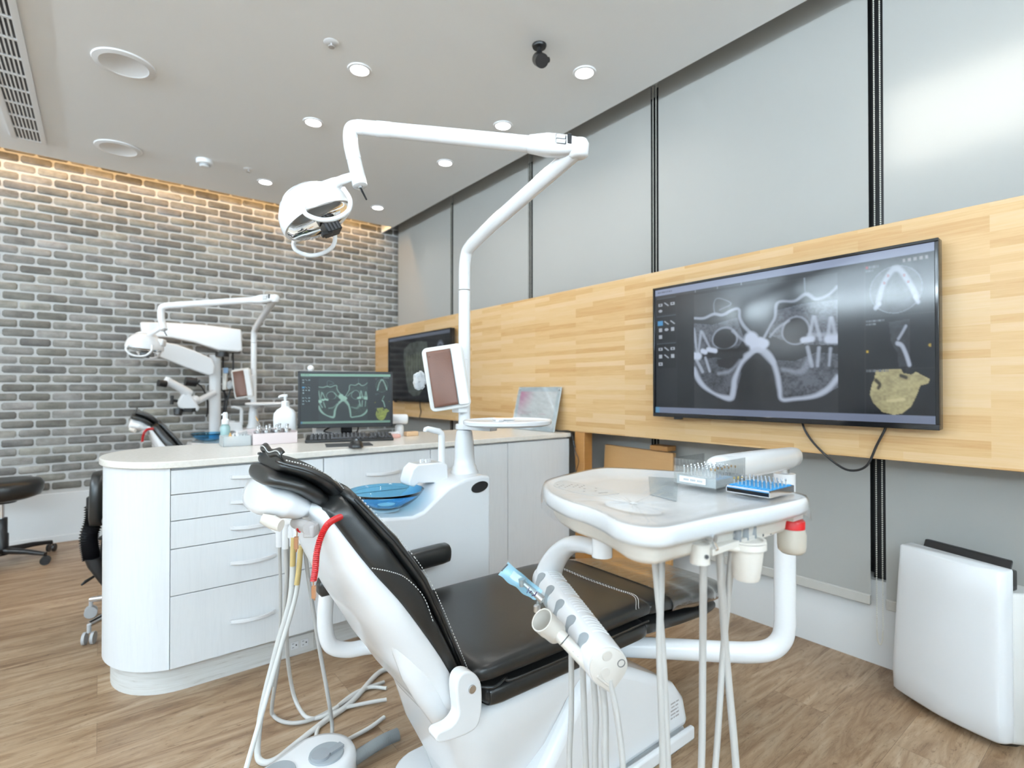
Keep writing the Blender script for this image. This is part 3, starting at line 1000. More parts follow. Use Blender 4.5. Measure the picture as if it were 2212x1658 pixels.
# linear vent
x0, x1, y0, y1 = -0.438, -0.272, 1.6, 4.485
t = thing('ceiling_vent', 'long white slotted air vent in the ceiling at top left', 'vent', (-0.36, 3.0, CZ))
b = MB()
yy = y1
nb = int((y1 - y0) / 0.172)
step = (y1 - y0 - 0.03) / nb
b.box(x0, x0 + 0.024, y0, y1, CZ - 0.010, CZ - 0.001); b.box(x1 - 0.024, x1, y0, y1, CZ - 0.010, CZ - 0.001)
for i in range(nb + 1):
    yb = y1 - 0.022 - i * step
    b.box(x0 + 0.024, x1 - 0.024, yb - 0.004 if i else yb, yb + (0.022 if i == 0 else 0.012), CZ - 0.009, CZ - 0.001)
b.build('frame', 'white', t)
b = MB()
for k in range(8):
    xs = x0 + 0.024 + (x1 - x0 - 0.048) * (k / 7.0)
    b.box(xs - 0.0035, xs + 0.0035, y0, y1, CZ - 0.008, CZ - 0.001)
b.build('louvre', 'white', t)
b = MB(); b.box(x0 + 0.01, x1 - 0.01, y0, y1, CZ - 0.0015, CZ - 0.0005)
b.build('dark_duct', 'dark', t)
t = thing('smoke_detector', 'white round smoke detector on the ceiling left of the farthest downlight', 'detector', (0.563, 4.139, CZ))
b = MB(); b.lathe([(0.0, -0.047), (0.026, -0.046), (0.031, -0.040), (0.031, -0.030), (0.048, -0.027), (0.052, -0.02), (0.052, 0.0), (0.0, 0.0)], (0.563, 4.139, CZ)); b.build('housing', 'white', t)
b = MB(); b.lathe([(0.0285, -0.038), (0.033, -0.038), (0.033, -0.033), (0.0285, -0.033)], (0.563, 4.139, CZ)); b.build('sensor_slot', 'grey', t)
for (x, y), l in zip([(0.821, 2.371), (0.833, 4.111)], ['small ceiling sprinkler left of the front downlight', 'small ceiling sprinkler near the brick wall between detector and downlight']):
    t = thing('sprinkler', l, 'sprinkler', (x, y, CZ), 'ceiling sprinklers')
    b = MB(); b.lathe([(0.0, -0.003), (0.030, -0.003), (0.034, 0.0), (0.0, 0.0)], (x, y, CZ)); b.build('cover_plate', 'white', t)
    b = MB(); b.lathe([(0.0, -0.022), (0.014, -0.021), (0.014, -0.018), (0.004, -0.017), (0.004, -0.003), (0.0, -0.003)], (x, y, CZ), n=16); b.build('head', 'midgrey', t)
# security camera
cx, cy = 1.575, 1.80
t = thing('security_camera', 'small black bullet security camera hanging from the ceiling', 'camera', (cx, cy, CZ))
b = MB(); b.lathe([(0.0, -0.012), (0.030, -0.011), (0.033, -0.004), (0.033, 0.0), (0.0, 0.0)], (cx, cy, CZ)); b.build('mount_plate', 'black', t)
hd = V(cx - 0.004, cy - 0.006, CZ - 0.072)
ax = V(-0.36, -0.72, -0.60).normalized()
b = MB(); b.tube([(cx, cy, CZ - 0.01), (cx, cy, CZ - 0.035), tuple(hd - ax * 0.02)], 0.010, 12); b.ball((cx, cy, CZ - 0.037), 0.014); b.build('bracket', 'black', t)
b = MB(); b.lathe([(0.0, -0.046), (0.016, -0.044), (0.025, -0.028), (0.027, 0.040), (0.024, 0.044), (0.020, 0.038), (0.0, 0.038)], hd, ax); b.build('body', mat('gunmetal', (0.07, 0.065, 0.06, 1), 0.35, 0.4), t)
b = MB(); b.lathe([(0.0275, -0.02), (0.0300, -0.02), (0.0300, 0.056), (0.0275, 0.056)], hd + V(0, 0, 0.002), ax)
b.build('sun_hood', 'black', t)
b = MB(); b.lathe([(0.0, 0.0415), (0.010, 0.041), (0.011, 0.0385), (0, 0.0385)], hd, ax); b.build('lens', 'blackgloss', t)
b = MB(); b.lathe([(0.0, -0.01), (0.012, -0.008), (0.012, 0.012), (0, 0.014)], hd + V(0.034, -0.010, 0.008), V(1, -0.3, 0.3), n=12); b.build('thumb_screw', 'black', t)
# ------------------------------------------------------------------ the white counter
ECX, ECY = 0.25, 2.50
def ell_end(rx, ry, n=26):
    return [(ECX - rx * math.cos(a), ECY - ry * math.sin(a)) for a in np.linspace(PI / 2, -PI / 2, n)]
# worktop
out = [(2.166, 2.195)] + ell_end(0.25, 0.305, 34) + [(2.166, 2.805)]
b = MB(); b.prism([(x, y, 0.8175) for x, y in out], (0, 0, 0.0245))
tag(b.build('worktop', 'worktop', bevel=0.0035, seg=3), 'cream worktop with a rounded end on the white counter', 'worktop')

def bow_handle(parent, x0, x1, z, y=2.210):
    b = MB()
    n = 14
    rings = []
    for i in range(n + 1):
        u = i / n
        x = x0 + (x1 - x0) * u
        o = 0.026 * (1 - (2 * u - 1) ** 2) + 0.0005
        h = 0.0065
        rings.append([V(x, y - o - 0.003, z - h), V(x, y - o - 0.003, z + h), V(x, y - o + 0.003, z + h), V(x, y - o + 0.003, z - h)])
    b.loft(rings)
    b.box(x0, x0 + 0.012, y - 0.006, y, z - 0.0065, z + 0.0065)
    b.box(x1 - 0.012, x1, y - 0.006, y, z - 0.0065, z + 0.0065)
    return b.build('handle', 'white', parent, bevel=0.0012)

t = thing('drawer_cabinet', 'white five-drawer cabinet with the rounded left end of the counter', 'cabinet', (0.4, 2.5, 0), 'white cabinets under the worktop')
b = MB()
body = [(0.7385, 2.229), (0.205, 2.229), (0.199, 2.2115)] + [p for p in ell_end(0.238, 0.290, 30) if p[0] < 0.199] + [(0.25, 2.79), (0.7385, 2.79)]
b.prism([(x, y, 0.105) for x, y in body], (0, 0, 0.7115))
b.build('body', 'laminate', t)
b = MB()
b.prism([(x, y, 0.0) for x, y in [(0.7385, 2.26)] + ell_end(0.212, 0.240, 24) + [(0.7385, 2.74)]], (0, 0, 0.104))
b.build('plinth', 'plinth', t)
zs = [0.8095, 0.7216, 0.6285, 0.5290, 0.3626, 0.1052]
hz = [0.766, 0.672, 0.574, 0.443, 0.223]
for i in range(5):
    b = MB(); b.box(0.202, 0.7365, 2.210, 2.2285, zs[i + 1] + 0.0016, zs[i] - 0.0016)
    d = b.build('drawer', 'laminate', t, bevel=0.0012)
    bow_handle(d, 0.39, 0.552, hz[i])
def cabinet(x0, x1, label, drawer=False):
    t = thing('cabinet', label, 'cabinet', ((x0 + x1) / 2, 2.5, 0), 'white cabinets under the worktop')
    b = MB(); b.box(x0 + 0.0008, x1 - 0.0008, 2.229, 2.79, 0.105, 0.8165); b.build('body', 'laminate', t)
    b = MB(); b.box(x0 + 0.0008, x1 - 0.0008, 2.26, 2.74, 0, 0.1045); b.build('plinth', 'plinth', t)
    if drawer:
        b = MB(); b.box(x0 + 0.002, x1 - 0.002, 2.210, 2.2285, 0.632, 0.808)
        d = b.build('drawer', 'laminate', t, bevel=0.0012); bow_handle(d, 0.922, 1.084, 0.722)
        b = MB(); b.box(x0 + 0.002, x1 - 0.002, 2.210, 2.2285, 0.107, 0.628); b.build('door', 'laminate', t, bevel=0.0012)
    else:
        b = MB(); b.box(x0 + 0.002, x1 - 0.002, 2.210, 2.2285, 0.107, 0.808); b.build('door', 'laminate', t, bevel=0.0012)
cabinet(0.7385, 1.244, 'white counter cabinet with one drawer behind the blue bowl', True)
cabinet(1.244, 1.711, 'white counter cabinet behind the pole of the front operating light')
cabinet(1.711, 2.166, 'white counter cabinet at the right end beside the timber post')
# socket on the plinth
t = thing('power_outlet', 'white double power outlet on the plinth of the counter', 'outlet', (0.66, 2.259, 0.045))
b = MB(); b.box(0.603, 0.715, 2.2545, 2.2595, 0.010, 0.080); b.build('plate', 'outlet', t, bevel=0.0015)
for cx in (0.637, 0.677):
    b = MB(); b.box(cx - 0.015, cx + 0.015, 2.2530, 2.2545, 0.030, 0.060); s = b.build('socket', 'white', t, bevel=0.0008)
    b = MB()
    b.box(cx - 0.010, cx - 0.003, 2.2524, 2.2532, 0.052, 0.0535); b.box(cx - 0.010, cx - 0.003, 2.2524, 2.2532, 0.037, 0.0385)
    b.lathe([(0, -0.0006), (0.0028, -0.0006), (0.0028, 0.0004), (0, 0.0004)], (cx + 0.006, 2.2528, 0.045), (0, 1, 0), n=12)
    b.build('pin_hole', 'black', s)

# ------------------------------------------------------------------ things on the counter
# monitor
ml, mr = V(0.774, 2.699, 0), V(1.203, 2.533, 0)
ud = (mr - ml).normalized(); nd = V(ud.y, -ud.x, 0)          # nd points to the viewer
if nd.y > 0: nd = -nd
wm = (mr - ml).length
zb, zt = 0.902, 1.186
t = thing('monitor', 'black desktop monitor with a green-tinted jaw scan on the counter', 'monitor', ((ml.x + mr.x) / 2, (ml.y + mr.y) / 2 + .05, CT))
mc = (ml + mr) / 2 + V(0, 0, (zb + zt) / 2)
b = MB(); b.obox(mc - nd * 0.014, ud, nd, V(0, 0, 1), wm / 2, 0.011, (zt - zb) / 2); b.obox(mc - nd * 0.034, ud, nd, V(0, 0, 1), wm * .3, 0.012, 0.075)
b.build('casing', 'black', t, bevel=0.003)
b = MB()
f = 0.013; fb = 0.022
hh = (zt - zb) / 2
b.obox(mc + V(0, 0, hh - f / 2), ud, nd, V(0, 0, 1), wm / 2, 0.003, f / 2)
b.obox(mc + V(0, 0, -hh + fb / 2), ud, nd, V(0, 0, 1), wm / 2, 0.003, fb / 2)
b.obox(mc - ud * (wm / 2 - f / 2), ud, nd, V(0, 0, 1), f / 2, 0.003, hh)
b.obox(mc + ud * (wm / 2 - f / 2), ud, nd, V(0, 0, 1), f / 2, 0.003, hh)
b.build('bezel', 'black', t, bevel=0.0015)
pic = scan_picture(360, 203, (0.36, 0.36, 0.06), (0.42, 0.66, 0.55), 0.85, (0.42, 0.58, 0.52), 0.35)
pic = pic * np.array([0.80, 1.0, 0.92]) + np.array([0.008, 0.014, 0.012])
screen('screen', t, 'pcscreen', pic, mc - ud * (wm / 2 - f) + V(0, 0, hh - f) + nd * 0.001, ud * (wm - 2 * f), V(0, 0, -(2 * hh - f - fb)))
b = MB(); b.obox(mc - nd * 0.055 + V(0, 0, -0.10), ud, nd, V(0, 0, 1), 0.028, 0.010, 0.102); b.build('neck', 'blackgloss', t, bevel=0.003)
b = MB(); b.lathe([(0.0, 0.0), (0.08, 0.0), (0.08, 0.006), (0.07, 0.010), (0, 0.012)], (mc.x - nd.x * 0.06, mc.y - nd.y * 0.06, CT + 0.0005), n=36, ell=(1, .75), ref=ud); b.build('base', 'blackgloss', t)
# white round gadget on the monitor
t = thing('webcam', 'small white round webcam on the left end of the monitor top', 'webcam', tuple(mc - ud * 0.165 + V(0, 0, hh)))
p = mc - ud * 0.172 - nd * 0.012 + V(0, 0, hh)
b = MB(); b.ball(p + V(0, 0, 0.015), 0.016); b.build('body', 'gloss', t)
b = MB(); b.lathe([(0, 0), (0.011, 0), (0.010, 0.004), (0, 0.004)], p + V(0, 0, 0.0005)); b.build('foot', 'white', t)

# keyboard
kl, kr = V(0.762, 2.545, 0), V(1.09, 2.425, 0)
ku = (kr - kl).normalized(); kn = V(-ku.y, ku.x, 0)
kc = kl + ku * 0.205 + kn * 0.075
t = thing('keyboard', 'black computer keyboard in front of the monitor', 'keyboard', (kc.x, kc.y, CT))
b = MB()
b.loft([[kl + V(0, 0, CT + .0005), kl + ku * .41 + V(0, 0, CT + .0005), kl + ku * .41 + kn * .15 + V(0, 0, CT + .0005), kl + kn * .15 + V(0, 0, CT + .0005)],
        [kl + V(0, 0, CT + .014), kl + ku * .41 + V(0, 0, CT + .014), kl + ku * .41 + kn * .15 + V(0, 0, CT + .028), kl + kn * .15 + V(0, 0, CT + .028)]])
b.build('case', 'black', t, bevel=0.004)
b = MB()
rr = random.Random(2)
for r in range(6):
    x = 0.02
    while x < 0.385:
        w = 0.0165
        if r == 0 and 0.10 < x < 0.2: w = 0.10
        if not (0.275 < x < 0.282 or 0.325 < x < 0.33):
            zz = CT + 0.0155 + 0.013 * (r / 6)
            c = kl + ku * (x + w / 2) + kn * (0.022 + 0.021 * r) + V(0, 0, zz + 0.0035)
            b.obox(c, ku, kn, V(0, 0, 1), w / 2 - 0.001, 0.0088, 0.0045)
        x += w + 0.0022
b.build('keys', 'dark', t, bevel=0.001, seg=1)
b = MB()
for r in range(6):
    for i in range(19):
        x = 0.026 + 0.0187 * i
        c = kl + ku * x + kn * (0.024 + 0.021 * r) + V(0, 0, CT + 0.0155 + 0.013 * (r / 6) + 0.0082)
        if rr.random() < .8: b.obox(c, ku, kn, V(0, 0, 1), 0.0016, 0.003, 0.0002)
b.build('key_legends', 'paper', t)
# mouse pad and mouse
pl = P(705, 966, z=CT); pr = P(806, 962, z=CT)
pu = (pr - pl).normalized(); pn = V(-pu.y, pu.x, 0)
b = MB(); b.prism([pl + V(0, 0, .0004), pr + V(0, 0, .0004), pr + pn * .13 + V(0, 0, .0004), pl + pn * .13 + V(0, 0, .0004)], (0, 0, 0.003))
tag(b.build('mouse_pad', 'dark'), 'dark grey mouse pad at the front edge of the counter', 'mouse pad')
mp = P(769, 957, z=CT + 0.02)
t = thing('mouse', 'black computer mouse on the mouse pad', 'mouse', (mp.x, mp.y, CT + .004))
b = MB()
rings = []
for i in range(9):
    u = i / 8
    rx, rz = 0.031 * math.sin(PI * (0.08 + 0.84 * u)) ** .55, 0.034 * math.sin(PI * (0.10 + 0.78 * u)) ** .7
    c = V(mp.x, mp.y, CT + 0.0042) + pn * (-0.055 + 0.11 * u)
    rings.append([c + pu * rx * math.cos(a) + V(0, 0, max(0, math.sin(a)) * rz) for a in np.linspace(0, PI, 12)] + [c + pu * rx * .6, c - pu * rx * .6][::-1])
b.loft(rings); b.build('shell', 'black', t, sharp=60)
b = MB(); b.tube([V(mp.x, mp.y, CT + .036) - pn * .022, V(mp.x, mp.y, CT + .036) - pn * .014], .005, 10); b.build('wheel', 'grey', t)
cable('monitor_cable', [mc - nd * .03 - ud * .06 + V(0, 0, -hh + .01), mc - nd * .05 - ud * .11 + V(0, 0, -hh - .02), kl + ku * .12 + kn * .16 + V(0, 0, CT + .030), kl + ku * .10 + kn * .19 + V(0, 0, CT + .0065)], 0.004, 'black cable drooping from the left underside of the monitor')
cable('monitor_cable', [mc - nd * .03 + ud * .06 + V(0, 0, -hh + .01), mc - nd * .07 + ud * .05 + V(0, 0, -hh - .03), mc - nd * .11 + ud * .01 + V(0, 0, -hh - .045), mc - nd * .14 - ud * .03 + V(0, 0, CT - mc.z + .005)], 0.004, 'black cable curving from the right underside of the monitor behind the keyboard')

# soap bottle with pump
bp = P(616, 925, y=2.755); bx, by = bp.x, bp.y
t = thing('pump_bottle', 'big white pump dispenser bottle beside the monitor', 'bottle', (bx, by, CT))
b = MB()
rings = []
for z_, w, d in ((0.0, .050, .032), (0.004, .054, .035), (0.115, .054, .035), (0.135, .051, .033), (0.152, .038, .027), (0.163, .021, .020), (0.168, .019, .019)):
    rings.append([V(bx, by, CT + .0005 + z_) + ud * x * 1.0 + nd * y for x, y in [(w * abs(math.cos(a)) ** .55 * np.sign(math.cos(a)), d * abs(math.sin(a)) ** .7 * np.sign(math.sin(a))) for a in np.linspace(0, 2 * PI, 40, endpoint=False)]])
b.loft(rings); b.build('bottle_body', 'bottle', t, sharp=50)
b = MB(); b.lathe([(0, .168), (.0185, .168), (.0185, .192), (.014, .196), (0, .196)], (bx, by, CT), n=24); b.build('collar', 'white', t)
b = MB()
b.lathe([(0, .196), (.0065, .196), (.0065, .214), (.011, .216), (.011, .226), (0, .228)], (bx, by, CT), n=18)
q = V(bx, by, CT + .222)
b.tube([q + ud * .010, q - ud * .012, q - ud * .026 + V(0, 0, -.004), q - ud * .030 + V(0, 0, -.010)], [.007, .007, .006, .0045], 10)
b.build('pump_head', 'white', t)

# pink and white instrument box with jars
x0, x1, yf = 0.548, 0.742, 2.592
t = thing('instrument_box', 'open pink and white plastic box of steel jars on the counter left of the keyboard', 'box', ((x0 + x1) / 2, yf + .06, CT))
b = MB()
def wall(xa, xb, ya, yb, za, zb_):
    b.box(xa, xb, ya, yb, CT + za, CT + zb_)
wall(x0, x1, yf, yf + .12, .0005, .004)
wall(x0, x1, yf, yf + .003, .004, .052); wall(x0, x1, yf + .117, yf + .12, .004, .066)
wall(x0, x0 + .003, yf + .003, yf + .117, .004, .058); wall(x1 - .003, x1, yf + .003, yf + .117, .004, .058)
b.build('tray', mat('pink_white_plastic', (0.78, 0.68, 0.68, 1), 0.3), t, bevel=0.0012)
rr = random.Random(4)
for i, (fx, fy, h) in enumerate(((.14, .03, .064), (.34, .035, .066), (.57, .03, .068), (.80, .03, .070), (.24, .085, .066), (.47, .085, .068), (.70, .085, .070))):
    jx, jy = x0 + (x1 - x0) * fx, yf + fy
    j = thing('steel_jar', 'small steel jar in the pink box, %s' % ('leftmost of the front row', 'second of the front row', 'third of the front row', 'rightmost of the front row', 'left of the back row', 'middle of the back row', 'right of the back row')[i], 'jar', (jx, jy, CT + .0045), 'steel jars in the pink box')
    b = MB(); b.lathe([(0, 0.0045), (.0165, .0045), (.0165, h - .012), (0, h - .012)], (jx, jy, CT), n=22); b.build('jar', 'steel', j)
    b = MB(); b.lathe([(0, h - .012), (.018, h - .012), (.018, h - .002), (.012, h), (.005, h + .002), (.004, h + .010), (.0065, h + .013), (.0065, h + .020), (0, h + .022)], (jx, jy, CT), n=22); b.build('lid', 'chrome', j)
b = MB(); a_, c_ = V(x0 + .075, yf + .06, CT + .02), V(x0 + .022, yf + .055, CT + .130); b.tube([a_, a_ + (c_ - a_) * .8], .0014, 8); 
t2 = thing('applicator_brush', 'thin brush leaning in the pink instrument box', 'brush', tuple(a_))
b.build('stem', 'steel', t2)
b = MB(); b.tube([a_ + (c_ - a_) * .8, c_], [.0028, .0045, .0012], 8); b.build('bristles', 'pencil', t2)

# clear box with small bottles
x0, x1, yf = 0.430, 0.542, 2.598
t = thing('clear_box', 'clear acrylic box of cotton and vials at the left of the pink box', 'box', ((x0 + x1) / 2, yf + .05, CT))
b = MB()
wall(x0, x1, yf, yf + .10, .0005, .0035); wall(x0, x1, yf, yf + .003, .0035, .046); wall(x0, x1, yf + .097, yf + .1, .0035, .046)
wall(x0, x0 + .003, yf + .003, yf + .097, .0035, .046); wall(x1 - .003, x1, yf + .003, yf + .097, .0035, .046)
b.build('acrylic_shell', mat('milky_acrylic', (0.86, 0.90, 0.91, 1), 0.12, **{'Transmission Weight': 0.55, 'IOR': 1.2}), t)
b = MB()
for i in range(7):
    b.ball((x0 + .02 + .012 * i, yf + .030 + .012 * (i % 3), CT + .014), (.013, .012, .010), 10, 7)
tag(b.build('cotton_rolls', 'paper'), 'white cotton in the clear acrylic box', 'cotton')
for i, (fx, fy, h, mt_) in enumerate(((.35, .07, .056, 'pencil'), (.62, .075, .060, 'white'), (.86, .07, .058, 'clear'), (.48, .08, .052, 'steel'))):
    b = MB(); b.lathe([(0, .004), (.007, .004), (.007, h - .012), (.004, h - .008), (.004, h), (0, h)], (x0 + (x1 - x0) * fx, yf + fy, CT), n=14)
    tag(b.build('vial', mt_), ('small vial with a timber-coloured body in the clear box', 'small white vial in the clear box', 'small clear vial at the right end of the clear box', 'small metal vial in the middle of the clear box')[i], 'vial', 'vials in the clear box')
sx, sy = 0.462, 2.745
t = thing('spray_bottle', 'small clear spray bottle with white nozzle behind the clear box', 'bottle', (sx, sy, CT))
b = MB(); b.lathe([(0, .0005), (.020, .0005), (.0205, .004), (.0205, .078), (.016, .088), (.011, .092), (0, .092)], (sx, sy, CT), n=24); b.build('bottle_body', mat('pale_teal_bottle', (0.55, 0.80, 0.80, 1), 0.15, **{'Transmission Weight': 0.5}), t)
b = MB(); b.lathe([(0, .092), (.016, .092), (.016, .112), (.011, .118), (.011, .132), (.010, .144), (.007, .147), (0, .147)], (sx, sy, CT), n=20); b.tube([(sx, sy, CT + .137), (sx - .016, sy - .006, CT + .137)], .004, 8); b.build('nozzle', 'white', t)

# small white camera, wax and models right of the monitor
t = thing('desk_camera', 'white cylindrical camera on a small stand right of the monitor', 'camera', (1.283, 2.62, CT))
b = MB(); b.lathe([(0, .0005), (.024, .0005), (.023, .055), (.016, .062), (0, .062)], (1.283, 2.62, CT), n=24); b.build('stand', 'white', t)
b = MB(); b.lathe([(0, -.05), (.022, -.05), (.026, -.045), (.027, .036), (.022, .044), (0, .046)], (1.283, 2.62, CT + .092), V(.86, -.45, -.02), n=26); b.build('body', 'white', t)
q = P(829, 943, z=CT + .006)
b = MB(); b.lathe([(0, 0), (.030, 0), (.033, .004), (.033, .010), (.028, .013), (0, .013)], (q.x, q.y, CT + .0005), n=26)
tag(b.build('wax_block', 'orange'), 'flat orange wax disc right of the keyboard', 'wax')
q = P(851, 940, z=CT + .012)
t = thing('dental_model', 'pink and white dental model between the orange disc and the desk camera', 'model', (q.x, q.y, CT))
b = MB(); b.lathe([(0, 0), (.032, 0), (.034, .008), (.028, .018), (0, .020)], (q.x, q.y, CT + .0005), n=20, ell=(1.15, .8)); b.build('gum_base', 'pink', t)
b = MB()
for i in range(9):
    a = PI * (0.05 + i / 8 * .9)
    b.ball((q.x + .026 * math.cos(a), q.y - .004 + .016 * math.sin(a), CT + .024), (.0055, .005, .008), 8, 6)
b.build('teeth', 'bottle', t)
q = P(888, 937, z=CT + .01)
b = MB(); b.box(q.x - .035, q.x + .035, q.y - .02, q.y + .02, CT + .0005, CT + .024)
tag(b.build('timber_block', mat('pale_orange_block', (0.72, 0.48, 0.28, 1), 0.5), bevel=.003), 'small pale orange block near the cable of the far television', 'block')
# low white tissue box behind the monitor
b = MB(); b.box(0.875, 1.06, 2.735, 2.80, CT + .0005, CT + .062)
tag(b.build('tissue_box', 'paper', bevel=.004), 'low white box behind the monitor on the counter', 'box')

# framed certificate leaning on the panel
f0, f1, zt_ = 2.262, 2.66, 0.272
xb, xt = 2.092, 2.158
t = thing('certificate_frame', 'clear framed certificate leaning at the right end of the counter', 'frame', (2.12, 2.46, CT))
up = V(xt - xb, 0, zt_).normalized(); nr = V(-up.z, 0, up.x)
org = V(xb, f1, CT + .0012)
b = MB(); b.obox(org + V(0, -(f1 - f0) / 2, 0) + up * (zt_ / 2), V(0, -1, 0), up, nr, (f1 - f0) / 2, zt_ / 2, .0035)
b.build('acrylic_back', mat('grey_acrylic', (0.55, 0.62, 0.66, 1), 0.15), t, bevel=.001)
W_, H_ = 120, 84
X_, Y_ = np.meshgrid((np.arange(W_) + .5) / W_, (np.arange(H_) + .5) / H_)
im = np.ones((H_, W_, 3)) * np.array([0.78, 0.78, 0.78])
g_ = np.clip(1 - np.hypot((X_ - 0) / .42, (Y_ - .05) / .75), 0, 1)[..., None]
im = im * (1 - g_) + np.array([0.62, 0.14, 0.32]) * g_
n_ = vnoise(X_ + 1.7 * Y_, Y_ - .6 * X_, 18, 11)
im *= (0.86 + .22 * n_)[..., None]
for yy, xa, xb_ in ((.62, .12, .40), (.67, .12, .34), (.72, .12, .38), (.66, .62, .80), (.80, .55, .85), (.85, .58, .80), (.90, .55, .75)):
    k = (np.abs(Y_ - yy) < .012) & (X_ > xa) & (X_ < xb_) & (np.sin(X_ * 260) > -.5)
    im[k] = np.array([0.45, 0.50, 0.52]) if yy > .7 else np.array([0.55, 0.30, 0.38])
mg = .028
screen('certificate', t, 'print', np.clip(im, 0, .9), org + V(0, -mg, 0) + up * (zt_ - mg) + nr * .0042, V(0, -(f1 - f0 - 2 * mg), 0), -up * (zt_ - 2 * mg))
b = MB(); b.obox(org + V(0, -(f1 - f0) / 2, 0) + up * (zt_ / 2) + nr * .0068, V(0, -1, 0), up, nr, (f1 - f0) / 2, zt_ / 2, .0018)
b.build('acrylic_front', 'clear', t)
b = MB()
for yy in (f1 - .015, f0 + .015):
    for hh_ in (.015, zt_ - .015):
        c = V(xb, yy, CT + .0012) + up * hh_
        b.lathe([(0, -.006), (.006, -.006), (.006, .011), (0, .012)], c, nr, n=12)
b.build('stud', 'steel', t)
t = thing('corner_cable', 'thin black cables hanging from the counter end down the timber post', 'cable', (2.15, 2.17, .6))
b = MB()
b.tube(catmull([(2.13, 2.26, CT + .006), (2.150, 2.20, CT + .010), (2.160, 2.184, CT - .01), (2.162, 2.172, CT - .06), (2.164, 2.165, CT - .12), (2.164, 2.16, CT - .19), (2.163, 2.158, CT - .26), (2.163, 2.172, CT - .30)], 6), .0022, 6)
b.tube(catmull([(2.12, 2.27, CT + .006), (2.148, 2.195, CT + .012), (2.158, 2.178, CT - .02), (2.161, 2.158, CT - .10), (2.162, 2.130, CT - .155), (2.162, 2.150, CT - .22), (2.162, 2.155, CT - .27), (2.161, 2.17, CT - .30)], 6), .0022, 6)
b.build('wire', 'black', t)
b = MB(); b.tube([(2.163, 2.172, CT - .05), (2.164, 2.163, CT - .085)], .006, 10)
for a in range(4):
    b.tube(catmull([(2.160, 2.155, CT - .285), (2.158, 2.115 + .012 * a, CT - .27 - .012 * a), (2.158, 2.105 + .02 * a, CT - .285 - .012 * a), (2.16, 2.14, CT - .292), (2.16, 2.17, CT - .30 - .008 * a)], 5), .002, 6)
b.build('wire_bundle', 'black', t)
# ------------------------------------------------------------------ dental chair
YC = 1.192
def ring(c, a, b, ha, hb, p=2.6, n=36, dish=0.0):
    c, a, b = Vector(c), Vector(a), Vector(b)
    out = []
    for j in range(n):
        t = 2 * PI * j / n
        ca, sa = math.cos(t), math.sin(t)
        x = ha * math.copysign(abs(ca) ** (2 / p), ca)
        y = hb * math.copysign(abs(sa) ** (2 / p), sa)
        if y > 0 and dish:
            y -= dish * (1 - (x / ha) ** 2)
        out.append(c + a * x + b * y)
    return out
def interp_rows(rows, n):
    rows = np.array(rows, float)
    s = np.linspace(0, len(rows) - 1, n)
    pts = []
    cr = catmull([Vector(list(r[:3])) for r in rows], max(2, n // (len(rows) - 1)))
    k = len(cr)
    ss = np.linspace(0, len(rows) - 1, k)
    return [(p, [float(np.interp(ss[i], range(len(rows)), rows[:, c])) for c in range(3, rows.shape[1])]) for i, p in enumerate(cr)]

ch = thing('dental_chair', 'black leather dental chair with white shell in the foreground, red cord on its headrest', 'dental chair', (1.1, YC, 0), 'dental chairs')
EYv, EZv, EXv = V(0, 1, 0), V(0, 0, 1), V(1, 0, 0)
def along_x(name, rows, mt, p=4.0, dish=0.0, n=40, k=6, parent=ch, yc=YC):
    """rows: x, z middle, half width, half thickness"""
    b = MB()
    rr_ = interp_rows([(x, 0, z, w, h) for x, z, w, h in rows], k * (len(rows) - 1))
    b.loft([ring((q.x, yc, q.z), EYv, EZv, w, h, p, n, dish) for q, (w, h) in rr_])
    return b.build(name, mt, parent, sharp=70)
seat = along_x('seat', [(.652, .456, .190, .008), (.660, .459, .222, .024), (.70, .463, .240, .033), (.85, .463, .243, .034), (1.05, .462, .243, .033), (1.20, .460, .240, .033), (1.262, .456, .236, .030), (1.268, .455, .225, .016)], 'leather', 3.4, 0.012)
along_x('seat_base', [(.690, .400, .20, .006), (.698, .400, .222, .026), (.73, .400, .234, .034), (1.0, .398, .236, .034), (1.22, .394, .233, .032), (1.262, .392, .225, .028), (1.268, .392, .21, .014)], 'leather', 4.0)
leg = along_x('leg_rest', [(1.271, .452, .225, .014), (1.277, .452, .236, .030), (1.40, .438, .234, .034), (1.52, .418, .226, .036), (1.64, .398, .208, .036), (1.72, .384, .190, .034), (1.765, .376, .160, .028), (1.785, .372, .11, .012)], 'leather', 3.2, 0.006)
along_x('leg_rest_base', [(1.271, .390, .21, .010), (1.28, .390, .224, .028), (1.45, .366, .214, .026), (1.62, .344, .198, .022), (1.72, .333, .172, .018), (1.755, .330, .13, .008)], 'leather', 3.6)
# plastic protector on the foot end
b = MB()
rr_ = interp_rows([(x, 0, z, w, h) for x, z, w, h in ((1.385, .4385, .2375, .0375), (1.40, .437, .2385, .0385), (1.52, .417, .2305, .0405), (1.64, .397, .2125, .0405), (1.72, .383, .1945, .0385), (1.768, .375, .165, .032), (1.789, .371, .115, .016))], 36)
b.loft([ring((q.x + .012 * math.sin(q.x * 40), YC, q.z), EYv, EZv, w, h, 3.2, 40, .006) for q, (w, h) in rr_], cap=False)
b.build('clear_foot_cover', 'legfilm', ch, sharp=70)
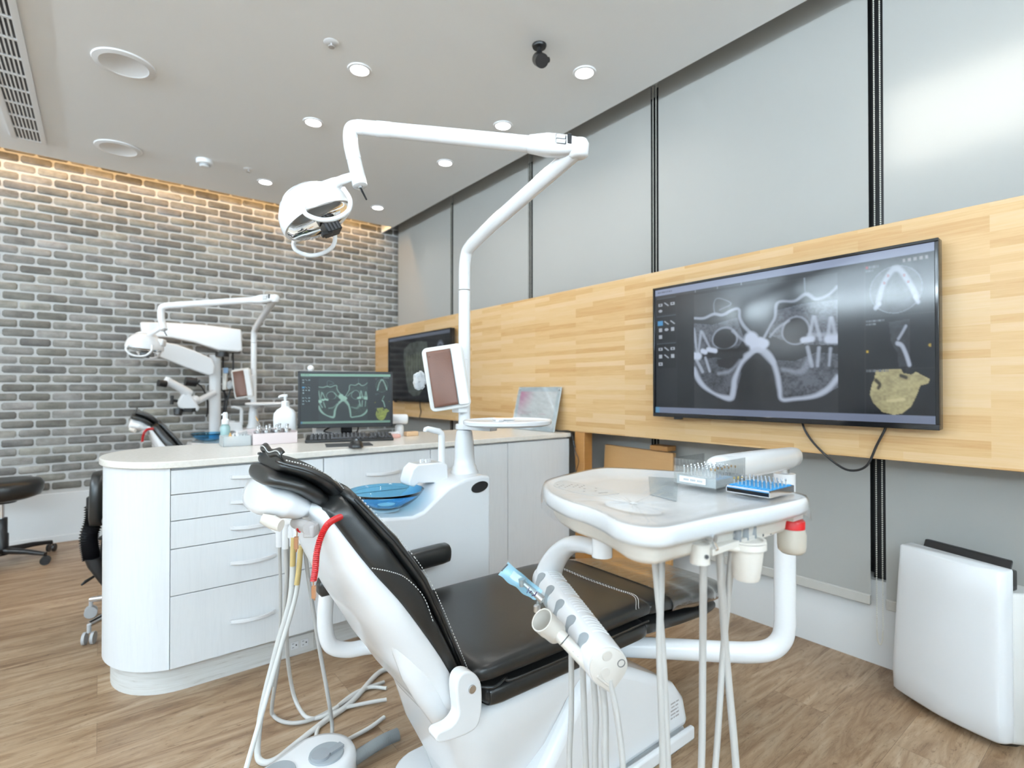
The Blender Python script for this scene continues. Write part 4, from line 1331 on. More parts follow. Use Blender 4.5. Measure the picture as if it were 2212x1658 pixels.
# welts and seams on the seat
def path_side(rows, sgn, u=0.985, dz=0.0):
    return [(x, YC + sgn * w * u, z + dz) for x, z, w, h in rows]
for s in (-1, 1):
    b = MB(); b.tube(catmull([(.668, YC + s * .215, .4335), (.70, YC + s * .238, .4315), (.735, YC + s * .234, .437), (.76, YC + s * .242, .4325), (1.0, YC + s * .2435, .431), (1.255, YC + s * .236, .427)], 6), 0.0036, 8)
    b.build('seat_welt', 'leather', ch)
b = MB()
def stitch(pts, k=10, r=0.0011, gap=0.5):
    q = catmull(pts, k)
    acc = []
    for a_, c_ in zip(q[:-1], q[1:]):
        L = (c_ - a_).length
        m = max(1, int(L / 0.0065))
        for i in range(m):
            b.tube([a_ + (c_ - a_) * (i / m), a_ + (c_ - a_) * ((i + gap) / m)], r, 5)
stitch([(1.20, YC - .236, .474), (1.235, YC - .20, .4915), (1.245, YC - .12, .485), (1.248, YC, .481), (1.245, YC + .12, .485), (1.235, YC + .20, .4915), (1.20, YC + .236, .474)])
stitch([(1.212, YC - .236, .474), (1.245, YC - .20, .490), (1.255, YC - .12, .4835), (1.257, YC, .4795), (1.255, YC + .12, .4835), (1.245, YC + .20, .490), (1.212, YC + .236, .474)])
b.build('stitching', 'thread', ch)

# backrest: white shell behind, two black layers in front
SP = [(.655, .345), (.628, .425), (.575, .525), (.493, .651), (.427, .739), (.362, .845)]
SPN = []
for i, (x, z) in enumerate(SP):
    a_ = SP[max(i - 1, 0)]; c_ = SP[min(i + 1, len(SP) - 1)]
    d = V(c_[0] - a_[0], 0, c_[1] - a_[1]).normalized()
    SPN.append(V(d.z, 0, -d.x))            # points to the front of the chair
def back_rows(hw, cols):
    return [(x, 0, z, nv.x, nv.z, w) + tuple(c) for (x, z), nv, w, c in zip(SP, SPN, hw, cols)]
HW = [.185, .210, .212, .204, .184, .140]
b = MB(); rings = []
for q, (nx, nz, w, dp) in interp_rows(back_rows(HW, [(.040,), (.068,), (.078,), (.070,), (.050,), (.022,)]), 30):
    nv = V(nx, 0, nz).normalized()
    pts = []
    for t_ in np.linspace(0, PI, 27):
        yy = w * math.copysign(abs(math.cos(t_)) ** .55, math.cos(t_))
        nn_ = -dp * abs(math.sin(t_)) ** .62
        pts.append(V(q.x, YC, q.z) + EYv * yy + nv * nn_)
    pts += [V(q.x, YC, q.z) + EYv * (-w * .93) + nv * .006, V(q.x, YC, q.z) + EYv * (w * .93) + nv * .006]
    rings.append(pts)
# close the two ends with a rounded cap
def shrink(r_, f, sh):
    c = sum(r_, V(0, 0, 0)) / len(r_)
    return [c + (p - c) * f + sh for p in r_]
d0 = (V(SP[0][0], 0, SP[0][1]) - V(SP[1][0], 0, SP[1][1])).normalized()
d1 = (V(SP[-1][0], 0, SP[-1][1]) - V(SP[-2][0], 0, SP[-2][1])).normalized()
rings = [shrink(rings[0], .55, d0 * .030), shrink(rings[0], .85, d0 * .022), shrink(rings[0], .97, d0 * .008)] + rings + [shrink(rings[-1], .95, d1 * .008), shrink(rings[-1], .75, d1 * .018), shrink(rings[-1], .4, d1 * .022)]
b.loft(rings)
shell = b.build('back_shell', 'gloss', ch, sharp=75)
b = MB()   # raised hinge cover at the foot of the shell
def bpt(i, f, y, n_):
    x = SP[i][0] + (SP[i + 1][0] - SP[i][0]) * f; z = SP[i][1] + (SP[i + 1][1] - SP[i][1]) * f
    nv = (SPN[i] * (1 - f) + SPN[i + 1] * f).normalized()
    return V(x, YC + y, z) + nv * n_
b.tube(catmull([bpt(0, .2, -.165, -.030), bpt(1, .3, -.168, -.042), bpt(1, .95, -.168, -.042), bpt(2, .55, -.165, -.036)], 6), [.030, .036, .036, .022], 20)
b.build('hinge_cover', 'gloss', shell, sharp=70)
b = MB(); q = bpt(2, .62, -.196, -.012); b.tube([q, q + V(.0, -.010, 0.0)], .006, 12); b.build('screw', 'steel', shell)
def back_layer(name, i0, hw, n0, n1, mt='leather', p=3.0, grow=0.0):
    rows = [(SP[i][0], 0, SP[i][1], SPN[i].x, SPN[i].z, hw[i], n0[i], n1[i]) for i in range(i0, len(SP))]
    b = MB(); rings = []
    for q, (nx, nz, w, a0, a1) in interp_rows(rows, 30):
        nv = V(nx, 0, nz).normalized()
        rings.append(ring(V(q.x, YC, q.z) + nv * (a0 + a1) / 2, EYv, nv, w, (a1 - a0) / 2, p, 40))
    dd = (V(SP[i0][0], 0, SP[i0][1]) - V(SP[i0 + 1][0], 0, SP[i0 + 1][1])).normalized()
    rings = [shrink(rings[0], .5, dd * .014), shrink(rings[0], .88, dd * .009)] + rings + [shrink(rings[-1], .9, d1 * .012 + d1 * grow), shrink(rings[-1], .5, d1 * .018 + d1 * grow)]
    b.loft(rings)
    return b.build(name, mt, ch, sharp=75)
bc = back_layer('back_cushion', 1, [.0, .206, .214, .208, .192, .156], [0, -.004, -.006, -.008, -.008, -.006], [0, .028, .036, .058, .066, .052], 'leather', 4.5)
bp_ = back_layer('back_pad', 1, [.0, .190, .202, .202, .184, .148], [0, .018, .024, .044, .052, .040], [0, .050, .058, .084, .092, .074])
b = MB()
for s in (-1, 1):
    b = MB()
    pts = [V(SP[i][0], YC + s * w, SP[i][1]) + SPN[i] * n_ for i, w, n_ in ((1, .192, .036), (2, .205, .042), (3, .205, .065), (4, .187, .073), (5, .150, .058))]
    b.tube(catmull(pts, 8), .0038, 8)
    b.build('welt', 'leather', bp_)
b = MB()
pts = [V(SP[i][0], YC - w, SP[i][1]) + SPN[i] * n_ for i, w, n_ in ((1, .191, .0445), (2, .203, .051), (3, .203, .0745), (4, .185, .082), (5, .148, .067))]
stitch(pts, 8, .0010)
# curved seam across the wing of the backrest
pts = [bpt(4, .0, -.1925, .004), bpt(3, .70, -.1985, .026), bpt(3, .40, -.2045, .040), bpt(2, .9, -.2085, .044), bpt(2, .5, -.2125, .030)]
stitch(pts, 8, .0010)
b.build('stitching', 'thread', bp_)

# headrest
HS = [(.377, .836), (.348, .866), (.313, .890), (.274, .903)]
HN = []
for i, (x, z) in enumerate(HS):
    a_ = HS[max(i - 1, 0)]; c_ = HS[min(i + 1, 3)]
    d = V(c_[0] - a_[0], 0, c_[1] - a_[1]).normalized()
    HN.append(V(-d.z, 0, d.x) * (-1 if d.x > 0 else 1))
HN = [n_ if n_.z > 0 else -n_ for n_ in HN]
HY = 1.20
def head_layer(name, ext0, ext1, hw, n0, n1, mt, parent, p=2.8, endf=(.55, .9)):
    rows = [(HS[i][0], 0, HS[i][1], HN[i].x, HN[i].z, hw[i], n0[i], n1[i]) for i in range(4)]
    da = (V(HS[0][0], 0, HS[0][1]) - V(HS[1][0], 0, HS[1][1])).normalized(); db = (V(HS[3][0], 0, HS[3][1]) - V(HS[2][0], 0, HS[2][1])).normalized()
    rings = []
    for q, (nx, nz, w, a0, a1) in interp_rows(rows, 24):
        nv = V(nx, 0, nz).normalized()
        rings.append(ring(V(q.x, HY, q.z) + nv * (a0 + a1) / 2, EYv, nv, w, (a1 - a0) / 2, p, 40))
    pre = [shrink(rings[0], endf[0], da * ext0), shrink(rings[0], endf[1], da * ext0 * .75)]
    post = [shrink(rings[-1], endf[1], db * ext1 * .75), shrink(rings[-1], endf[0], db * ext1)]
    b = MB(); b.loft(pre + rings + post)
    return b.build(name, mt, parent, sharp=75)
hr = head_layer('headrest_cushion', .006, .016, [.108, .122, .122, .106], [-.004] * 4, [.030, .032, .033, .034], 'leather', ch, 2.6, (.7, .93))
hp = head_layer('headrest_pad', .012, .004, [.112, .124, .122, .100], [.024, .026, .027, .030], [.060, .063, .062, .060], 'leather', ch, 2.8, (.72, .94))
b = MB()
for s in (-1, 1):
    b = MB()
    pts = [V(HS[i][0], HY + s * w, HS[i][1]) + HN[i] * n_ for i, w, n_ in ((0, .110, .048), (1, .122, .050), (2, .120, .049), (3, .097, .050))]
    pts = [pts[0] + V(.016, -s * .012, -.016)] + pts + [pts[-1] + V(-.006, -s * .03, .004)]
    b.tube(catmull(pts, 8), .0036, 8)
    b.build('welt', 'leather', hp)
b = MB()   # the open folded lip of the pad at its head end
nv = HN[3]
base = V(HS[3][0] + .012, HY, HS[3][1]) + nv * .050
yy0, yy1 = -.085, .080
b.grid(lambda u, v: base + EYv * (yy0 + (yy1 - yy0) * u) + nv * (.004 + .020 * v + .004 * math.sin(u * 9)) + V(-.010 - .010 * math.sin(v * 2.6), 0, 0), 20, 6)
b.build('folded_lip', 'leather', hp, thick=.004, fix=False)
b = MB()
stitch([base + EYv * (yy0 + (yy1 - yy0) * u) + nv * (.019 + .004 * math.sin(u * 9)) + V(-.0225, 0, 0) for u in np.linspace(0, 1, 9)], 6, .0012)
stitch([V(HS[i][0], HY - w, HS[i][1]) + HN[i] * n_ for i, w, n_ in ((0, .106, .056), (1, .118, .0585), (2, .116, .0575), (3, .094, .0575))], 10, .0011)
b.build('stitching', 'thread', hp)
hs = head_layer('headrest_shell', .004, .014, [.062, .100, .106, .096], [-.020, -.052, -.066, -.064], [.004, .006, .006, .004], 'gloss', ch, 2.5, (.6, .92))
b = MB(); q = P(556, 1076, d=1.16); b.tube([q + V(.03, .01, 0), q, q + V(-.008, -.004, 0)], [.017, .017, .011], 18); b.build('tilt_knob', 'white', hs)
b = MB(); b.tube([P(566, 1119, d=1.03), P(588, 1127, d=1.03), P(607, 1135, d=1.02)], [.010, .014, .012], 14, flat=(1, .7)); b.tube([P(600, 1118, d=1.04), P(588, 1127, d=1.035)], .008, 10)
b.build('release_lever', 'cream', hs)
b = MB(); b.tube([P(640, 1128, d=1.10), P(668, 1140, d=1.03)], .0125, 18); b.build('pivot_cylinder', 'midgrey', hs)
b = MB(); b.obox(P(678, 1140, d=1.06), _R, V(0, 0, 1), _F * -1, .011, .012, .03); b.build('latch_block', 'midgrey', hs, bevel=.003)
b = MB(); b.obox(V(.375, HY, .815), V(.5, 0, -.8), EYv, V(.8, 0, .5), .07, .035, .006); b.build('support_bar', 'steel', ch, bevel=.002)

# yoke on the near side
b = MB()
yk = [(986, 1490), (990, 1466), (1003, 1452), (1021, 1452), (1036, 1466), (1042, 1492), (1040, 1545), (1026, 1576), (985, 1596), (948, 1604), (944, 1584), (974, 1568), (990, 1546), (988, 1515)]
b.prism(catmull([P(x, y, y=.935) for x, y in yk], 4, True), (0, .034, 0)); b.build('yoke', 'gloss', ch, bevel=.006, seg=3)
b = MB(); q = P(1019, 1487, y=.934); b.lathe([(0, 0), (.0085, 0), (.0085, .004), (0, .004)], q, (0, -1, 0), n=16); b.build('yoke_screw', 'steel', ch)
# pillar under the seat, base housing, foot plate
def zring(x0, x1, y0, y1, z, r):
    return [V((x0 + x1) / 2 + a, (y0 + y1) / 2 + c, z) for a, c in rrect(x1 - x0, y1 - y0, r, 6)]
b = MB()
b.loft([zring(.735, .86, 1.06, 1.33, .028, .06), zring(.715, .885, 1.04, 1.35, .10, .06), zring(.67, .945, 1.00, 1.385, .20, .07), zring(.645, 1.00, .985, 1.40, .29, .07), zring(.625, 1.06, .98, 1.405, .345, .06), zring(.63, 1.08, .99, 1.395, .365, .05)])
b.build('pillar', 'gloss', ch, sharp=75)
b = MB()
hp_ = [(.80, .031), (.80, .09), (.863, .165), (.96, .275), (1.01, .338), (1.045, .350), (1.12, .335), (1.22, .290), (1.33, .232), (1.41, .185), (1.455, .130), (1.475, .06), (1.472, .031)]
b.prism([(x, .965, z) for x, z in hp_], (0, .435, 0))
b.build('base_housing', 'gloss', ch, bevel=.028, seg=5, sharp=75)
b = MB(); b.prism([(x + 1.065, y + 1.18, 0.0) for x, y in rrect(.85, .47, .10, 8)], (0, 0, .030)); b.build('foot_plate', 'white', ch, bevel=.008, seg=3)
b = MB(); b.box(1.08, 1.46, .936, .954, .012, .052); b.build('kick_bar', 'gloss', ch, bevel=.006)
b = MB()
rr = random.Random(9)
for r_ in range(5):
    for c_ in range(12):
        if rr.random() < .8:
            b.box(1.375 + .0035 * c_, 1.3774 + .0035 * c_, .9640, .9648, .090 + .011 * r_, .0945 + .011 * r_)
b.build('rating_print', 'midgrey', ch)
# far armrest
b = MB(); b.loft([ring((x, 1.50, z), EYv, EZv, w, h, 3.2, 28) for x, z, w, h in ((.485, .538, .016, .012), (.492, .540, .026, .024), (.53, .545, .030, .030), (.70, .552, .030, .031), (.88, .559, .030, .031), (.905, .560, .028, .029), (.913, .560, .018, .018))])
arm = b.build('armrest', 'leather', ch, sharp=75)
b = MB(); b.tube(catmull([(.512, 1.50, .525), (.506, 1.50, .47), (.507, 1.50, .42), (.523, 1.50, .368), (.57, 1.495, .343), (.63, 1.475, .342), (.70, 1.42, .345)], 8), .0215, 18); b.build('armrest_tube', 'gloss', arm)

# red coiled bib cord with its two clips
def coil(pts, R_, r, pitch, k=14):
    q = catmull(pts, k)
    L = [0]
    for a_, c_ in zip(q[:-1], q[1:]): L.append(L[-1] + (c_ - a_).length)
    n = int(L[-1] / pitch * 12)
    out = []
    for i in range(n + 1):
        s = L[-1] * i / n
        x = [float(np.interp(s, L, [p[c] for p in q])) for c in range(3)]
        x2 = [float(np.interp(min(s + .001, L[-1]), L, [p[c] for p in q])) for c in range(3)]
        x1 = [float(np.interp(max(s - .001, 0), L, [p[c] for p in q])) for c in range(3)]
        d = (Vector(x2) - Vector(x1)).normalized()
        u = d.orthogonal().normalized() if not out else None
        w1 = (V(0, 1, 0) - d * d.y); w1 = w1.normalized() if w1.length > .1 else d.orthogonal().normalized()
        w2 = d.cross(w1)
        a = 2 * PI * s / pitch
        out.append(Vector(x) + w1 * R_ * math.cos(a) + w2 * R_ * math.sin(a))
    return out
t = thing('bib_cord', 'red coiled bib cord with metal clips draped over the back of the front chair', 'cord', (.33, 1.0, .70))
dl = 0.975
cp = [P(748, 1112, d=1.075), P(728, 1119, d=1.03), P(708, 1132, d=.985), P(693, 1160, d=.965), P(684, 1195, d=.957), P(681, 1230, d=.955), P(677, 1254, d=.953)]
b = MB(); b.tube(coil(cp, .0046, .0016, .0034), .0017, 5); b.build('coil', 'red', t)
b = MB(); b.tube([P(677, 1254, d=.953), P(677, 1266, d=.953)], .0012, 6); b.obox(P(678, 1278, d=.953), _R, V(0, 0, 1), _F, .0034, .011, .003); b.tube([P(678, 1288, d=.953), P(680, 1296, d=.953)], [.003, .0012], 6); b.build('clip', 'copper', t)
cp = [P(654, 1134, d=1.06), P(649, 1139, d=1.055), P(644, 1147, d=1.05)]
b = MB(); b.tube(coil(cp, .0042, .0016, .0044), .0017, 5); b.build('coil', 'red', t)
b = MB(); b.tube([P(642, 1147, d=1.05), P(641, 1160, d=1.05)], .0012, 6); b.obox(P(640, 1172, d=1.05), _R, V(0, 0, 1), _F, .0036, .012, .003); b.tube([P(640, 1182, d=1.05), P(640, 1192, d=1.05)], [.003, .0012], 6); b.build('clip', 'copper', t)

# ------------------------------------------------------------------ spittoon unit
UF, UB = 1.56, 1.785
BX_, BY_ = .772, 1.675
un = thing('spittoon_unit', 'white spittoon unit with a clear blue glass bowl behind the front dental chair', 'dental unit', (.88, 1.67, 0), 'spittoon units')
b = MB()
prof = [(.97, .05), (.90, .30), (.80, .46), (.70, .585), (.632, .655)] + [(P(x, y, y=UF).x, P(x, y, y=UF).z) for x, y in ((800, 1119), (850, 1118), (894, 1115), (916, 1104), (945, 1076), (970, 1052), (1006, 1035), (1043, 1026), (1058, 1027))]
prof = prof[:5] + [(.645, prof[5][1])] + prof[6:] + [(1.128, .772), (1.128, .05)]
b.prism([(x, UF, z) for x, z in prof], (0, UB - UF, 0)); b.build('cabinet', 'gloss', un, bevel=.012, seg=4, sharp=60)
b = MB(); b.box(.99, 1.11, UF + .03, UB - .03, 0, .05); b.build('foot', 'midgrey', un)
b = MB(); q = P(1036, 1051, y=UF - .0015); b.lathe([(0, 0), (.036, 0), (.036, .003), (0, .003)], q, (0, -1, 0), n=36, ell=(1, .52), ref=(1, 0, .18)); b.build('sensor_oval', 'black', un)
# glass bowl
zb0 = .6905
outp = [(.030, 0), (.052, .004), (.080, .016), (.104, .034), (.120, .052), (.1275, .064)]
inp = [(.1245, .064), (.117, .052), (.101, .036), (.077, .0195), (.050, .0085), (.0, .006)]
b = MB(); b.lathe([(0, 0)] + outp + inp, (BX_, BY_, zb0), n=56); bowl = b.build('bowl', 'blueglass', un, sharp=60)
b = MB(); b.lathe([(.0, .0062), (.030, .0064), (.030, .0085), (.006, .0100), (0, .0100)], (BX_, BY_, zb0 + .001), n=30); b.build('drain', 'gloss', bowl)
b = MB(); b.lathe([(0, -.004), (.044, -.004), (.038, .0), (0, .0)], (BX_, BY_, zb0 - .0005), n=30); b.build('bowl_foot', 'gloss', un)
# tap block with buttons, spout and cup filler
yb0 = 1.655
b = MB()
tb = [(884, 1040), (892, 1014), (903, 1003), (956, 998), (967, 1003), (970, 1060), (946, 1064), (940, 1042), (905, 1043), (895, 1052), (886, 1049)]
b.prism([P(x, y, y=yb0) for x, y in tb], (0, .075, 0)); tp = b.build('tap_block', 'gloss', un, bevel=.005, seg=3)
q = P(919, 1001, y=yb0 + .035)
b = MB(); b.lathe([(0, -.004), (.030, -.004), (.031, .003), (0, .004)], q, n=28); b.build('button_plate', 'white', tp)
for i in range(5):
    a = PI * (.15 + .18 * i)
    b = MB(); c = q + V(-.019 + .0095 * i, .004 * math.sin(i * 2.1), .004); b.lathe([(0, 0), (.0042, 0), (.0040, .012), (0, .013)], c, n=12); b.build('button', 'white', tp)
fx = P(954, 1003, y=1.70)
b = MB(); top_ = P(954, 932, y=1.70)
lft = P(920, 926, y=1.70)
b.tube([fx + V(0, 0, -.01), top_ + V(0, 0, -.018), top_ + V(-.002, 0, -.006), top_ + V(-.012, 0, .002), lft + V(.006, 0, 0), lft + V(-.002, 0, -.002), lft + V(-.006, 0, -.010)], [.0135, .0125, .012, .0115, .010, .009, .006], 16)
b.build('cup_filler', 'gloss', un)
# assistant holder behind the headrest
ah = P(625, 1150, d=1.60)
b = MB(); b.tube(catmull([(.66, 1.70, .60), (.56, 1.70, .60), (.50, 1.69, .62), (.46, 1.685, .655)], 6), .017, 14); b.build('assistant_arm', 'gloss', un)
b = MB()
hd0, hd1 = P(592, 1128, d=1.60), P(668, 1162, d=1.58)
dh = (hd1 - hd0)
b.obox((hd0 + hd1) / 2, dh, V(0, 0, 1), dh.cross(V(0, 0, 1)), dh.length / 2, .020, .022)
b.build('assistant_holder', 'gloss', un, bevel=.006, seg=3)
for i, (px_, py_, h_) in enumerate(((604, 1152, 28), (617, 1150, 34), (633, 1152, 26), (648, 1158, 26), (662, 1163, 18))):
    b = MB(); b.tube([P(px_, py_ - 20, d=1.575), P(px_, py_ + h_, d=1.575)], [.012, .010], 14); b.build('holder_socket', 'white', un, sharp=50)

# hoses of the assistant side: hang down, loop on the floor and run to the chair base
def floor_pt(x, y, z=.010):
    return P(x, y, z=z)
def top_pt(x, y, d=1.575):
    return P(x, y, d=d)
for pts, r, mt in (
    ([top_pt(617, 1184), top_pt(619, 1260, 1.60), top_pt(606, 1400, 1.66), floor_pt(588, 1520, .06), floor_pt(592, 1546), floor_pt(620, 1560), floor_pt(665, 1556), floor_pt(720, 1530), floor_pt(790, 1487), floor_pt(830, 1472)], .0062, 'hose'),
    ([top_pt(627, 1180, 1.59), top_pt(622, 1290, 1.63), top_pt(620, 1400, 1.70), floor_pt(632, 1490, .08), floor_pt(650, 1535, .02), floor_pt(672, 1551), floor_pt(708, 1541), floor_pt(760, 1500), floor_pt(800, 1484), floor_pt(835, 1486)], .0062, 'hose_white'),
    ([top_pt(634, 1178), top_pt(628, 1290, 1.57), top_pt(598, 1400, 1.57), top_pt(566, 1530, 1.56), floor_pt(556, 1620, .03), floor_pt(566, 1645), floor_pt(595, 1640), floor_pt(640, 1605), floor_pt(700, 1558), floor_pt(760, 1515), floor_pt(815, 1455), floor_pt(850, 1440)], .0092, 'hose_white'),
    ([top_pt(650, 1182), top_pt(640, 1280, 1.55), top_pt(606, 1400, 1.52), top_pt(566, 1540, 1.47), top_pt(537, 1640, 1.40), top_pt(528, 1675, 1.39), top_pt(518, 1730, 1.40), P(520, 1790, z=.012), P(560, 1800, z=.010), P(640, 1760, z=.010)], .0068, 'hose_white'),
    ([top_pt(604, 1178), top_pt(606, 1290, 1.62), top_pt(603, 1400, 1.66), top_pt(590, 1480, 1.70)], .0048, 'hose'),
    ([top_pt(658, 1182), top_pt(668, 1260, 1.58), top_pt(690, 1400, 1.60), top_pt(708, 1500, 1.61), floor_pt(717, 1560, .05), floor_pt(716, 1590, .02), floor_pt(710, 1612, .010)], .0060, 'hose')):
    b = MB(); b.tube(catmull(pts, 10), r, 12); b.build('hose', mt, un)
for pts in ([top_pt(634, 1160, 1.568), top_pt(633, 1185, 1.568), top_pt(632, 1222, 1.566)], [top_pt(650, 1178, 1.548), top_pt(646, 1225, 1.548), top_pt(641, 1262, 1.546)]):
    b = MB(); b.tube(catmull(pts, 5), .0102 if pts[0].x < .43 else .0078, 12); b.build('hose_sleeve', 'hose_yellow', un)
for pts, r in (([floor_pt(700, 1612), floor_pt(683, 1600), floor_pt(688, 1570), floor_pt(706, 1550), floor_pt(740, 1530), floor_pt(790, 1518), floor_pt(835, 1510)], .0062),
               ([floor_pt(735, 1606, .03), floor_pt(760, 1592), floor_pt(800, 1570), floor_pt(830, 1548)], .0062)):
    b = MB(); b.tube(catmull(pts, 8), r, 12); b.build('floor_hose', 'hose_white', un)

# film viewer on the pole and the oval side table
PLX, PLY = 1.088, 1.675
# ------------------------------------------------------------------ operating light on its pole
def operating_light(label, base, E, L, low, centre, theta, phi, bend, psi=0.0):
    x0, y0 = base
    t = thing('operating_light', label, 'dental light', (x0, y0, .775), 'operating lights')
    b = MB(); b.lathe([(0, .776), (.052, .776), (.053, .786), (.047, .796), (.046, .806), (.041, .812), (.038, .84), (.0355, .90), (.030, .938), (.0225, .945), (0, .945)], (x0, y0, 0), n=32)
    b.build('pole_collar', 'gloss', t, sharp=50)
    E, L, low, centre = Vector(E), Vector(L), Vector(low), Vector(centre)
    hd = V(E.x - x0, E.y - y0, 0); hl = hd.length; hd.normalize()
    zb = E.z - 0.145
    b = MB(); b.tube([(x0, y0, .944), (x0, y0, 1.47)], .0222, 24); b.build('pole', 'gloss', t)
    b = MB()
    pts = [V(x0, y0, 1.474), V(x0, y0, zb - .10)] + [V(x0, y0, 0) + hd * o + V(0, 0, z) for o, z in ((.004, zb - .06), (.020, zb - .022), (.055, zb - .003))]
    pts = catmull(pts, 5) + [V(x0, y0, zb) + hd * hl * .3 + V(0, 0, .145 * .26), E]
    b.tube(pts, [.0222] * 12 + [.0235, .0245], 24); b.build('boom', 'gloss', t)
    # elbow and shoulder
    d = (L - E).normalized()
    b = MB(); b.tube([E - V(0, 0, .026), E - V(0, 0, .020), E + V(0, 0, .012), E + V(0, 0, .024), E + V(0, 0, .030)], [.018, .027, .030, .025, .012], 22)
    b.build('elbow', 'gloss', t, sharp=70)
    S0, S1 = E + V(0, 0, .006), E + d * .150
    b = MB()
    sd = V(0, 0, 1).cross(d).normalized()
    up_ = d.cross(sd)
    b.loft([ring(S0 + (S1 - S0) * f, sd, up_, w, h, 2.8, 28) for f, w, h in ((-.02, .018, .016), (.05, .027, .024), (.35, .030, .030), (.62, .031, .031), (.80, .028, .027), (.97, .024, .024), (1.0, .018, .018))])
    sh = b.build('shoulder', 'gloss', t, sharp=75)
    q = S0 + (S1 - S0) * .36 - _F * .030 + V(0, 0, .006)
    b = MB(); b.obox(q, d, V(0, 0, 1), d.cross(V(0, 0, 1)), .015, .014, .004); b.build('hinge_slot', 'dark', sh, bevel=.003)
    b = MB(); b.tube([q - d * .013 + V(0, 0, .006), q + d * .013 + V(0, 0, .006)], .0068, 12); b.tube([q - d * .013 - V(0, 0, .007), q + d * .013 - V(0, 0, .007)], .0068, 12); b.build('hinge_roller', 'white', sh)
    b = MB(); b.obox(S0 + (S1 - S0) * .19 - _F * .024 + V(0, 0, .010), d, V(0, 0, 1), d.cross(V(0, 0, 1)), .006, .015, .006); b.build('rubber_stop', 'black', sh, bevel=.002)
    # spring arm
    A0, A1 = E + d * .128, L
    b = MB(); b.tube([A0, A0 + (A1 - A0) * .03, A0 + (A1 - A0) * .5, A0 + (A1 - A0) * .80, A0 + (A1 - A0) * .805, A0 + (A1 - A0) * .88, A0 + (A1 - A0) * .885, A1], [.020, .0235, .0235, .0228, .0240, .0238, .0225, .0218], 24)
    b.build('spring_arm', 'gloss', t, sharp=60)
    # bend and drop tube
    dn = (low - L).normalized()
    b = MB(); b.tube(catmull([L + (E - L) * .03] + bend, 6), .0225, 24); b.build('arm_bend', 'gloss', t)
    mid = bend[-1]
    dn = (low - mid).normalized()
    b = MB(); b.tube([mid, mid + (low - mid) * .04, low, low + dn * .002], [.0205, .0218, .0225, .019], 24); b.build('drop_tube', 'gloss', t, sharp=50)
    b = MB(); b.tube([low, low + dn * .008], .008, 12); b.build('nut', 'steel', t)
    b = MB(); b.tube([low + dn * .008, low + dn * .045 + _R * .010], [.0035, .0026], 8); b.build('cord_stub', 'black', t)
    # lamp head
    u0 = Vector(_R) * math.cos(phi) + V(_F[0], _F[1], 0).normalized() * math.sin(phi)
    v = Vector(_R) * math.sin(phi) - V(_F[0], _F[1], 0).normalized() * math.cos(phi)
    Uz = V(0, 0, 1)
    u = u0 * math.cos(theta) + Uz * math.sin(theta)
    w = u0 * math.sin(theta) - Uz * math.cos(theta)
    v, w = v * math.cos(psi) - w * math.sin(psi), w * math.cos(psi) + v * math.sin(psi)
    at = lambda a, c, e: centre + u * a + v * c + w * e
    b = MB()
    R0 = .112
    b.lathe([(R0 - .010, .004), (R0 - .002, .006), (R0, .0), (R0 - .001, -.018), (R0 - .008, -.045), (R0 - .028, -.075), (R0 - .060, -.097), (R0 - .095, -.105), (0, -.106)], centre, w, n=44, ref=u)
    head = b.build('lamp_head', 'gloss', t, sharp=50)
    b = MB(); b.lathe([(R0 - .011, .002), (R0 - .030, -.030), (R0 - .065, -.055), (0.0, -.064)], centre, w, n=40, ref=u)
    b.build('reflector', mat('warm_reflector', (0.80, 0.72, 0.60, 1), 0.18, 0.6), head)
    b = MB(); b.lathe([(R0 - .010, .005), (R0 - .020, .016), (.05, .024), (0, .026), (0, .0245), (.05, .0225), (R0 - .021, .0145), (R0 - .010, .0035)], centre, w, n=40, ref=u); b.build('cover_lens', M['lens'], head)
    b = MB(); b.obox(at(.012, .022, .046), u, v, w, .024, .022, .017); b.obox(at(-.012, .030, .060), u, v, w, .016, .010, .006); b.build('bulb_shield', 'black', head, bevel=.002)
    b = MB()
    for i in range(4):
        b.obox(at(-.006 + .011 * i, .0445, .048), u, v, w, .0028, .0008, .013)
    b.build('cooling_fin', 'dark', head)
    b = MB(); b.tube(catmull([at(-.085, 0, -.052), at(-.05, 0, -.094), at(0, 0, -.109), at(.05, 0, -.094), at(.090, 0, -.045)], 6), .020, 14, flat=(.45, 1)); b.build('strap', 'gloss', head, sharp=60)
    b = MB(); b.obox(at(.078, -.005, -.052), u, v, w, .036, .045, .026); b.build('rear_cap', 'gloss', head, bevel=.012, seg=3)
    for s in (1, -1):
        b = MB(); o = .108 * s
        b.tube(catmull([at(-.050, o * .85, -.014), at(-.068, o, .004), at(-.070, o * 1.05, .026), at(-.042, o * 1.08, .052), at(0, o * 1.08, .060), at(.044, o * 1.08, .050), at(.070, o * 1.04, .018), at(.072, o, -.022)], 6), .0068, 12)
        b.build('handle', 'gloss', head)
        b = MB(); b.obox(at(-.022, o * .93, -.008), u, v, w, .048, .005, .014); hb = b.build('handle_plate', 'gloss', head, bevel=.003)
        b = MB(); b.obox(at(-.016, o * .985, -.010), u, v, w, .003, .001, .003); b.build('screw', 'steel', head)
    # fork between tube and head
    f0 = low + (mid - low) * .45
    f1 = at(.004, .062, -.060)
    b = MB(); b.tube([f0, f0 + (f1 - f0) * .30, f0 + (f1 - f0) * .52], [.011, .014, .013], 14, flat=(1, .6)); b.tube([f0 + (f1 - f0) * .45, f0 + (f1 - f0) * .55, f1], [.014, .016, .017], 14, flat=(1.0, .55)); b.ball(f1, .015)
    b.build('fork', 'gloss', t, sharp=60)
    return t
L1 = P(772, 274, d=1.63)
